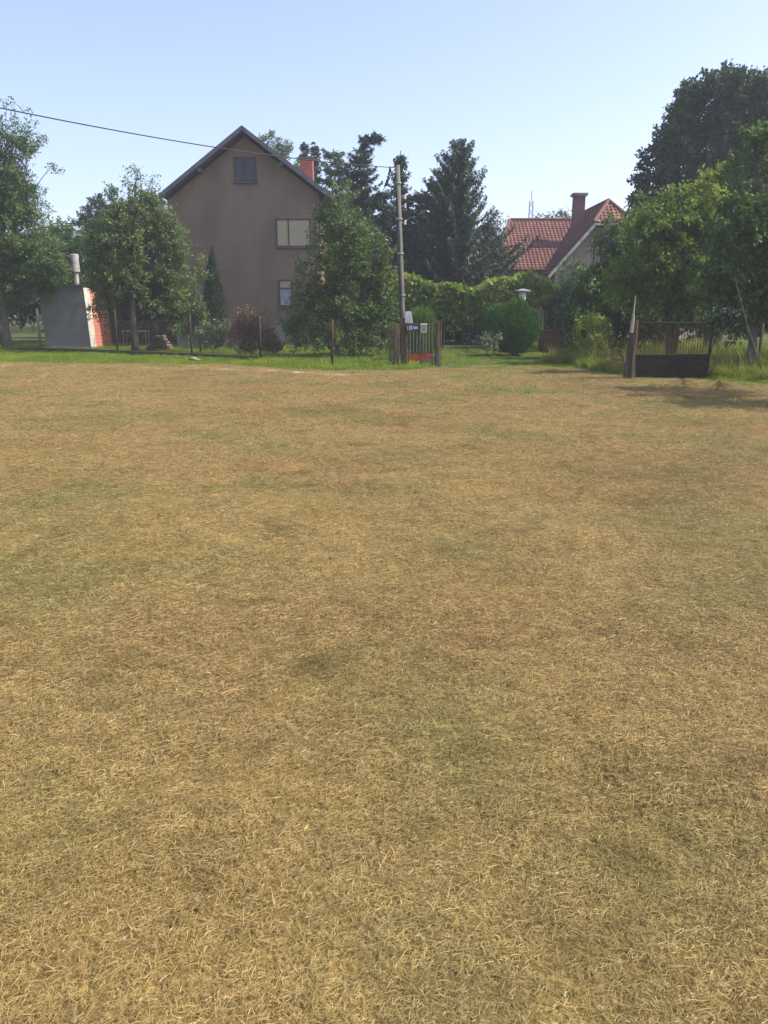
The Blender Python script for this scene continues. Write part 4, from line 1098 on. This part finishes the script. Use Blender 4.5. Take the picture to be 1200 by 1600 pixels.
f_.tube([(xl0 + .02, Dr + .03, zb), (xl0 + .02, Dr + .03, zt)], .022, 8).tube([(XR(1105, 590), Dr + .03, 0), (xrt, Dr + .03, zt)], .028, 8)
f_.tube([(XR(1105, 590), Dr - .02, .3), (XR(1099, 592), Dr - .06, 0)], .02, 6)
f_.build('frame', M['shaded_black_paint'], fg)
bs_ = MB(); random.seed(11); nbar = 27
for k in range(nbar):
    t = (k + .5) / nbar; xb0 = xl0 + (XR(1109, 556) - xl0) * t; xt0 = xl0 + (xrt - xl0) * t
    bs_.tube([(xb0, Dr + .03, zm), (xt0 + random.gauss(0, .01), Dr + .03, zt)], .0075, 5)
bs_.build('bars', M['rust'], fg)
wp = empty('weathered_post', (XR(984, 580), Dr - .05, 0), 'thick splintered grey-brown post holding the field gate', 'post')
m_ = MB(); x_ = XR(983, 580)
m_.v = []
m_.tube([(x_, Dr - .02, -.1), (x_ + .0, Dr - .02, .35), (x_ + .03, Dr - .02, 1.0), (x_ + .04, Dr - .02, ZR(500))], [.14, .10, .095, .085], 9)
m_.build('body', M['dark_wood'], wp)
m_ = MB(); random.seed(3)
for k in range(9):
    a = random.uniform(2.2, 6.6); m_.tube([(x_ + .135 * math.cos(a), Dr - .02 + .135 * math.sin(a), 0), (x_ + .10 * math.cos(a), Dr - .02 + .10 * math.sin(a), random.uniform(.3, .9))], [.03, .008], 5)
m_.build('splinters', M['bark'], wp)
stick = MB().tube([at(986, 520, Dr - .17), at(989, 500, Dr - .17), at(990, 488, Dr - .17), at(993, 462, Dr - .14)], [.042, .04, .018, .012], 7).build('white_stick', M['bark_pale'], None)
tag(stick, 'short peeling white stick tied upright to the weathered gate post', 'stick')

# right fence beyond the gate
rf_ = [gp(1112, 586), gp(1182, 590), gp(1262, 596), gp(1340, 602)]
rfo = empty('wire_fence', rf_[0], 'sagging wire mesh fence right of the field gate', 'fence')
for q in rf_[1:]: MB().tube([(q.x, q.y, -.1), (q.x, q.y, 1.3)], .035, 8).build('post', M['dark_wood'], rfo, smooth=True)
for a, b_ in zip(rf_[:-1], rf_[1:]): chainlink(rfo, a, b_, .06, 1.15, cell=.07)
# leaning pale pole
la_, lb_ = gp(1194, 594), at(1147, 430, gp(1194, 594).y + .25)
lpole = MB().tube([la_ + Vector((0, -.1, -.05)), la_.lerp(lb_, .5) + Vector((-.03, 0, 0)), lb_], [.026, .019, .011], 7).build('leaning_pole', M['grey_wood'], None)
tag(lpole, 'slim pale pole leaning left against the trees at the right edge', 'pole')
# black rag of ivy on the gate's right end
bush_c = at(1132, 497, Dr + .05)
g = np.random.default_rng(4); n_ = 900
P_ = np.array(bush_c)[None] + g.normal(size=(n_, 3)) * np.array([.19, .10, .085]) + np.array([0.02, 0, .02])
V, F = leafquads(P_, g.normal(size=(n_, 3)), g.normal(size=(n_, 3)), g.uniform(.05, .10, n_), g.uniform(.04, .07, n_))
iv = empty('ivy_tuft', (bush_c.x, Dr + .05, 0), 'dark tuft of ivy hanging on the right end of the field gate', 'ivy')
npmesh('foliage', V, F, M['thuja_dark'], iv, tint=g.random(n_))
MB().tube([(bush_c.x - .3, Dr + .08, 0), (bush_c.x - .22, Dr + .07, .7), bush_c], [.015, .012, .008], 6).build('stem', M['bark_dark'], iv)
# heap of branches and stones left of the post
hp = gp(950, 577); heap = empty('branch_heap', (hp.x, hp.y, 0), 'low heap of dead branches and dry grass beside the gate post', 'branch heap')
m_ = MB(); random.seed(21)
for k in range(70):
    x = hp.x + random.gauss(.05, .32); y = hp.y + random.gauss(.1, .3); a = random.uniform(0, 3.14); L0 = random.uniform(.15, .45); z = max(.02, .34 * math.exp(-((x - hp.x - .25) / .35) ** 2) * random.random())
    m_.tube([(x - math.cos(a) * L0, y - math.sin(a) * L0 * .6, z * .4), (x, y, z + .04), (x + math.cos(a) * L0, y + math.sin(a) * L0 * .6, max(.01, z * random.uniform(.2, 1.6)))], [.008, .014, .006], 5)
for (px0, py0, px1, py1) in ((944, 542, 957, 556), (957, 545, 972, 548)):
    a, b_ = at(px0, py0, hp.y), at(px1, py1, hp.y); m_.tube([a, a.lerp(b_, .5) + Vector((.02, 0, .03)), b_, (b_.x + .12, b_.y, .1)], [.012, .018, .022, .03], 6)
m_.build('sticks', M['grey_wood'], heap)
n_ = 900; xx = g.normal(.18, .22, n_); P_ = np.stack([hp.x + xx, hp.y + .15 + g.normal(0, .22, n_), np.abs(g.normal(0, .13, n_)) * np.exp(-((xx - .25) / .4) ** 2) + .02], 1)
V, F = leafquads(P_, g.normal(size=(n_, 3)), g.normal(size=(n_, 3)) + np.array([0, 0, 1]), g.uniform(.08, .22, n_), np.full(n_, .012))
npmesh('dry_grass_heap', V, F, M['straw'], heap, tint=g.random(n_))
def stone(px, py, s, label):
    q = gp(px, py); me = bpy.data.meshes.new('stone'); import bmesh
    bm = bmesh.new(); bmesh.ops.create_icosphere(bm, subdivisions=3, radius=s)
    for v in bm.verts:
        k = 1 + .35 * mn.noise(v.co * 4 / s * .25 + Vector((px, py, 0))); v.co = Vector((v.co.x * k * 1.3, v.co.y * k, v.co.z * k * .6))
    bm.to_mesh(me); bm.free(); me.materials.append(M['stone']); o = bpy.data.objects.new('stone', me); add(o); o.location = (q.x, q.y, s * .25)
    tag(o, label, 'stone')
stone(955, 576, .12, 'pale rounded stone at the foot of the branch heap')
stone(980, 584, .07, 'small stone at the foot of the weathered gate post')
stone(302, 562, .11, 'flat grey stone lying on the fence kerb by a post, left one')
stone(309, 563, .07, 'smaller grey stone lying just right of the flat kerb stone')

# ------------------------------------------------------------------ lattice mast far away
Dm = 140.0; mt, m0 = at(831, 298, Dm), at(831, 350, Dm)
mast = empty('lattice_mast', (mt.x, Dm, 0), 'thin far lattice mast rising above the tiled roof', 'mast')
w0, w1, Hm = .55, .28, mt.z
m_ = MB()
for sx in (-1, 1):
    for sy in (-1, 1): m_.bar((mt.x + sx * w0, Dm + sy * w0, 0), (mt.x + sx * w1, Dm + sy * w1, Hm - 1.6), .07)
for k in range(16):
    za, zb_ = (Hm - 1.6) * k / 16, (Hm - 1.6) * (k + 1) / 16; wa = w0 + (w1 - w0) * k / 16; wb = w0 + (w1 - w0) * (k + 1) / 16
    for sy in (-1, 1):
        m_.bar((mt.x - wa, Dm + sy * wa, za), (mt.x + wb, Dm + sy * wb, zb_), .035); m_.bar((mt.x + wa, Dm + sy * wa, za), (mt.x - wb, Dm + sy * wb, zb_), .035)
m_.build('tower', M['wire'], mast)
MB().tube([(mt.x, Dm, Hm - 1.6), (mt.x, Dm, Hm)], .06, 6).build('antenna', M['wire'], mast)
#@@TREES
# ------------------------------------------------------------------ trees and shrubs
def gb(px, py): q = gp(px, py); return (q.x, q.y, 0)
b_ = gb(12, 545)
tree('fruit_tree', 'tall fruit tree at the left edge with sparse feathery top shoots', 'tree', b_, b_[1], [
    (-5, 210, 24, 26, .45), (22, 215, 20, 28, .6), (50, 240, 20, 26, .45), (78, 262, 10, 8, .3), (10, 165, 8, 12, .3), (42, 205, 14, 25, .28), (5, 270, 40, 40, 1), (-40, 300, 45, 60, .9), (34, 318, 28, 34, 1), (20, 370, 55, 55, 1),
    (-50, 410, 60, 60, .9), (60, 400, 36, 45, 1), (20, 440, 50, 38, 1), (78, 425, 14, 34, .9), (62, 455, 24, 18, .6)], 'leaf_left', trunk_r=.2, seed=1, shoot=.5, dens=1.3, holes=.2)
b_ = gb(212, 551)
tree('apple_tree', 'apple tree with a dark trunk standing before the brown house', 'tree', b_, b_[1] + .9, [
    (215, 268, 6, 14, .35), (200, 290, 18, 16, .35), (232, 290, 12, 14, .35), (170, 320, 20, 16, .5), (240, 322, 22, 16, .5), (205, 375, 58, 40, 1), (265, 372, 28, 36, .9), (158, 385, 24, 34, .8),
    (212, 435, 66, 46, 1), (276, 440, 28, 48, .9), (160, 435, 24, 34, .8), (250, 480, 45, 32, .8), (185, 482, 40, 26, .7), (292, 495, 16, 26, .5), (168, 410, 16, 26, .6), (212, 330, 36, 26, .7)], 'leaf_apple', bark='bark_dark', trunk_r=.15, seed=2, shoot=.42, dens=1.3, depthk=.7, holes=.34)
b_ = gb(528, 556)
tree('plum_tree', 'big bushy green tree left of the utility pole, leaves down to the grass', 'tree', (b_[0], 28.0, 0), 28.0, [
    (532, 305, 12, 20, .6), (530, 345, 28, 30, .9), (562, 375, 30, 32, .8), (500, 375, 14, 24, .4), (535, 410, 48, 36, 1), (592, 435, 24, 34, .9), (598, 395, 16, 22, .6), (458, 480, 8, 22, .4), (472, 520, 18, 22, .8), (486, 455, 20, 30, .7),
    (550, 470, 56, 38, 1), (492, 500, 34, 28, 1), (590, 510, 28, 38, 1), (540, 525, 62, 24, 1), (470, 430, 10, 18, .3), (606, 470, 10, 22, .4)], 'leaf_plum', bark='bark_pale', trunk_r=.10, seed=3, dens=1.35, shoot=.42, holes=.3)
# conifer cone and shrubs by the brown house
q = at(336, 505, 34.2); bush('slim_thuja', 'slim dark green conifer cone against the left of the brown wall', (q.x, 34.2), .72, at(330, 395, 34.2).z, 'thuja_dark', 9000, 5, 'conifer', cone=.75)
b_ = gb(306, 554)
tree('young_fruit_tree', 'small young tree with bright leaves right of the apple tree', 'tree', (b_[0], b_[1] + .8, 0), b_[1] + .8, [(318, 405, 5, 10, .3), (314, 430, 9, 18, .5), (300, 470, 18, 28, .7), (312, 500, 14, 22, .6), (300, 520, 20, 14, .7)], 'leaf_apple', trunk_r=.03, seed=8, shoot=.3, dens=1.2)
q = gp(345, 550); 
tree('pale_shrub', 'loose grey-green shrub behind the fence left of the brown shrub', 'shrub', (q.x, 30, 0), 30, [(330, 525, 26, 16, .9), (350, 515, 16, 12, .7)], 'leaf_pale', trunk_r=.02, seed=9, shoot=.25, dens=1.4)
q = gp(392, 556)
tree('brown_shrub', 'dried brown shrub with curled leaves just behind the fence', 'shrub', (q.x, 28.6, 0), 28.6, [(392, 500, 26, 16, 1), (378, 525, 22, 22, 1.1), (405, 528, 26, 20, 1.1), (425, 538, 14, 12, .9), (365, 510, 12, 14, .8)], 'leaf_brown', trunk_r=.03, seed=10, shoot=.22, dens=1.8, L=(.05, .10))
# trees beyond
q = at(425, 240, 50); tree('birch_tree', 'pale feathery birch top peering over the right roof slope of the brown house', 'tree', (q.x, 50, 0), 50, [(424, 216, 13, 13, .7), (436, 236, 16, 16, .8), (455, 262, 18, 16, .8), (430, 290, 30, 40, .7)], 'leaf_left', bark='bark_pale', trunk_r=.2, seed=12, dens=.7, L=(.09, .16))
def con(name, label, px, top, D, Rpx, leaf='needle', **kw):
    q = at(px, top, D); conifer(name, label, (q.x, D, 0), q.z, Rpx * mpp(400, D), leaf, **kw)
GC = 'conifers behind the houses'
con('spruce', 'far dark spruce top just left of the red brick chimney', 474, 222, 52, 55, seed=21, group=GC)
con('spruce', 'far thin spruce top just right of the red brick chimney', 489, 226, 53, 40, seed=22, group=GC, nb=7)
con('cedar', 'broad cedar with layered drooping boughs left of the leaning conifer', 520, 232, 46, 78, 'needle_green', seed=23, group=GC, prof=.55, droop=.25, up=.0, tw=.5, hang=.6, step=.5, nb=7)
con('cedar', 'tall cedar whose tip bends over to the right', 562, 196, 42, 66, seed=24, group=GC, curl=(.84, 1.15, .9), droop=.15, up=.2, tw=.42, hang=.35, prof=.8)
con('spruce', 'slim dark spruce right behind the utility pole', 630, 236, 40, 52, seed=25, group=GC, ragged=.35, hang=.8)
con('spruce', 'tall pointed spruce, largest, with long drooping boughs right of the pole', 720, 221, 39, 88, seed=26, group=GC, prof=.62, hang=1.0, up=.45, droop=.35, asym=(0.1, .55, .42), ragged=.35, nb=9, tw=.42)
con('spruce', 'rounded grey conifer shoulder left of the largest spruce', 690, 262, 40.5, 70, 'needle_green', seed=27, group=GC, prof=.5, hang=1.0)
con('spruce', 'short dark spruce filling the gap right of the slim spruce', 655, 300, 41, 60, seed=28, group=GC, prof=.5)
con('spruce', 'dark broad spruce behind the big bushy tree', 597, 300, 39, 66, seed=29, group=GC, prof=.5)
con('spruce', 'low dark spruce skirt beside the red tiled roof', 768, 355, 41, 50, seed=30, group=GC, prof=.5, hang=.9)
con('spruce', 'small olive green spruce standing before the largest spruce', 722, 402, 38.2, 34, 'needle_green', seed=31, group=GC, tw=.25, step=.25)
con('spruce', 'dark spruce behind the pergola on the left', 660, 405, 41, 42, seed=32, group=GC, prof=.5)
# thujas in the yard
q = gp(806, 556); bush('round_thuja', 'large round bright green thuja bush at the drive', (q.x, q.y + .8), .92, at(806, 473, q.y + .8).z, 'thuja', 22000, 41, 'thuja bush', sz=(.08, .2), wd=.03)
q = gp(764, 546); bush('small_thuja', 'smaller dull green thuja just left of the round one', (q.x, q.y + .3), .38, at(764, 478, q.y).z, 'thuja', 6000, 42, 'thuja bush')
q = at(893, 540, 31.5); bush('dark_yew', 'dark domed evergreen bush left of the ash thicket', (q.x, 31.5), 1.05, at(893, 440, 31.5).z, 'thuja_dark', 15000, 43, 'evergreen bush', sz=(.08, .2))
q = gp(660, 560); bush('fern_clump', 'bright green feathery bush rising behind the garden gate', (at(660, 520, 26).x, 26), .48, at(660, 484, 26).z, 'fern', 6000, 44, 'shrub', sz=(.12, .28), wd=.02)
b_ = at(760, 545, 28.3); tree('low_shrub', 'low grey-green leafy shrub at the left foot of the round thuja', 'shrub', (b_.x, 28.2, 0), 28.2, [(765, 530, 12, 10, .8)], 'leaf_pale', trunk_r=.015, seed=45, shoot=.2, dens=1.3)
# right side
q = at(1120, 500, 34)
tree('lime_tree', 'huge dark domed tree towering behind the right thicket', 'tree', (q.x, 34, 0), 34, [
    (1130, 150, 62, 40, 1), (1075, 175, 30, 34, 1), (1180, 160, 50, 45, 1), (1060, 225, 36, 34, 1), (1120, 220, 50, 40, 1), (1190, 230, 50, 40, .9), (1030, 270, 34, 30, 1), (1090, 290, 46, 34, .9), (1015, 310, 28, 24, 1),
    (1150, 300, 60, 40, 1), (1050, 340, 50, 40, 1), (1230, 300, 60, 80, 1), (1000, 345, 20, 20, .8), (1130, 380, 90, 60, .8)], 'leaf_dark', trunk_r=.4, seed=51, holes=.3, dens=1.1, L=(.09, .17), shoot=.45, wl=.7)
q = gp(1060, 560)
tree('ash_tree', 'bright yellow-green young ash in front of the huge dark tree', 'tree', (at(1060, 540, 24).x, 24.5, 0), 24, [
    (1110, 295, 22, 22, .7), (1085, 310, 30, 22, .7), (1020, 330, 26, 24, .7), (1040, 360, 45, 34, 1), (1110, 345, 42, 40, 1), (1000, 380, 32, 30, .8), (1060, 410, 60, 40, 1), (1130, 400, 40, 40, 1), (985, 420, 34, 28, .8),
    (1030, 450, 50, 34, .9), (1100, 460, 50, 34, .9)], 'leaf_bright', trunk_r=.13, seed=52, holes=.3, dens=1.2, L=(.09, .18), wl=.42, shoot=.55, droop=.3, stems=2)
tree('walnut_tree', 'mid green leafy tree at the right edge with foliage overhanging the fence', 'tree', (at(1182, 580, 20).x, 20.5, 0), 20.5, [
    (1180, 235, 34, 34, .7), (1150, 290, 24, 30, .5), (1210, 300, 50, 50, .9), (1160, 350, 40, 40, .8), (1220, 380, 50, 50, 1), (1150, 420, 40, 36, .8), (1190, 450, 50, 34, .9), (1120, 450, 26, 26, .6), (1240, 460, 60, 50, .8), (1150, 480, 34, 18, .45), (1290, 350, 70, 110, .9), (1370, 290, 90, 80, .7, -5), (1420, 380, 100, 90, .7, -7)],
    'leaf_mid', trunk_r=.14, seed=53, L=(.09, .17), dens=1.0, shoot=.5, droop=.3)
tree('locust_thicket', 'dense dark green thicket of shoots left of the field gate', 'thicket', (at(960, 540, 27).x, 27, 0), 27, [
    (985, 345, 14, 20, .6), (966, 368, 20, 20, .6), (945, 385, 14, 18, .5), (960, 410, 34, 28, .9), (920, 440, 36, 28, .9), (965, 450, 40, 34, 1), (930, 485, 44, 30, 1), (975, 500, 34, 30, 1), (915, 515, 30, 18, .9), (1015, 490, 36, 30, 1), (1060, 485, 44, 28, 1), (1110, 500, 34, 22, .8)], 'leaf_mid', trunk_r=.08, seed=54, L=(.10, .2), wl=.4, dens=1.15, shoot=.45, stems=3, droop=.25)
tree('garden_shrub', 'low bright leafy shrub in front of the dark thicket at the drive edge', 'shrub', (at(925, 540, 25.4).x, 25.4, 0), 25.4, [(925, 512, 20, 16, .7), (940, 530, 16, 12, .7), (905, 530, 12, 10, .5)], 'leaf_bright', trunk_r=.02, seed=55, shoot=.25, dens=1.1)
tree('willow_shrub', 'pale silvery shrub before the cream gable wall', 'shrub', (at(895, 450, 38).x, 38, 0), 38, [(895, 428, 26, 18, .9), (880, 445, 24, 14, .8), (915, 445, 24, 16, .8)], 'leaf_pale', trunk_r=.08, seed=56, shoot=.35, dens=1.0, L=(.08, .15))
tree('edge_tree', 'shady tree mass at the far right edge beyond the leaning pole', 'tree', (at(1290, 560, 23).x, 23, 0), 23, [(1260, 430, 70, 60, 1), (1200, 490, 60, 34, 1), (1290, 520, 60, 40, .9), (1150, 500, 40, 20, .8)], 'leaf_mid', trunk_r=.12, seed=57, dens=.9)
# left background
GB = 'background trees on the left'
tree('bushy_tree', 'dull green bushy tree seen between the left tree and the apple tree', 'tree', (at(95, 520, 42).x, 42, 0), 42, [(85, 375, 34, 28, 1), (115, 385, 40, 26, 1), (80, 430, 50, 50, 1), (140, 450, 50, 50, .9)], 'leaf_mid', trunk_r=.2, seed=61, group=GB, L=(.09, .16), dens=.9)
tree('bushy_tree', 'dark far tree crown touching the apple tree on its left', 'tree', (at(155, 520, 48).x, 48, 0), 48, [(150, 335, 26, 22, .9), (135, 350, 20, 16, .9), (170, 370, 44, 40, 1), (190, 430, 60, 60, 1), (240, 350, 40, 50, .9)], 'leaf_dark', trunk_r=.25, seed=62, group=GB, L=(.1, .18), dens=.9)
tree('bushy_tree', 'broad dark tree low behind the leftmost trunk', 'tree', (at(0, 520, 38).x, 38, 0), 38, [(0, 440, 60, 50, 1), (-80, 420, 80, 80, 1), (50, 470, 50, 30, 1)], 'leaf_dark', trunk_r=.2, seed=63, group=GB, L=(.1, .18), dens=.8)
for k, (px, py, rx, ry, lab) in enumerate([(770, 350, 14, 12, 'small far round tree left of the tiled roof ridge'), (862, 345, 22, 9, 'low far tree crown peeping over the middle of the tiled ridge'), (888, 343, 14, 10, 'far dark tree crown against the red chimney')]):
    tree('far_tree', lab, 'tree', (at(px, 400, 75).x, 75, 0), 75, [(px, py, rx, ry, .6), (px, py + 30, rx * 1.6, 25, .5)], 'leaf_dark', trunk_r=.2, seed=70 + k, L=(.16, .3), dens=.25, group='far trees over the tiled roof', spread=.25, shoot=.8)
# far-off wood closing the horizon
g = np.random.default_rng(99); NW = 60000
ang = g.uniform(-1.05, 1.05, NW); rad_ = g.uniform(62, 92, NW)
X_ = np.sin(ang) * rad_; Y_ = np.cos(ang) * rad_ + 0
hh = np.array([5.2 + 1.8 * mn.noise(Vector((a * 9, 1.5, 0))) + 1.2 * mn.noise(Vector((a * 31, 7.5, 0))) for a in ang]) * np.where(ang < -.25, 1.25, 1.0)
Z_ = hh * g.uniform(0, 1, NW) ** .7
P_ = np.stack([X_, Y_, Z_], 1); L_ = g.uniform(.35, .8, NW)
V, F = leafquads(P_, g.normal(size=(NW, 3)), g.normal(size=(NW, 3)) + np.array([0, -.3, .8]), L_, L_ * .6)
wd = npmesh('far_wood', V, F, M['leaf_dark'], tint=g.random(NW)); tag(wd, kind='stuff')

# ------------------------------------------------------------------ haze
HZ = MB().box((0, 100, 21), (900, 1060, 44)).build('haze', bpy.data.materials.new('haze'))
hm = HZ.data.materials[0]; hm.use_nodes = True; hn = hm.node_tree.nodes
hn.remove(hn['Principled BSDF']); pv = hn.new('ShaderNodeVolumePrincipled')
pv.inputs['Color'].default_value = (.82, .90, 1, 1); pv.inputs['Density'].default_value = 0.0013; pv.inputs['Anisotropy'].default_value = .3
hm.node_tree.links.new(pv.outputs[0], hn['Material Output'].inputs['Volume'])
tag(HZ, kind='stuff')
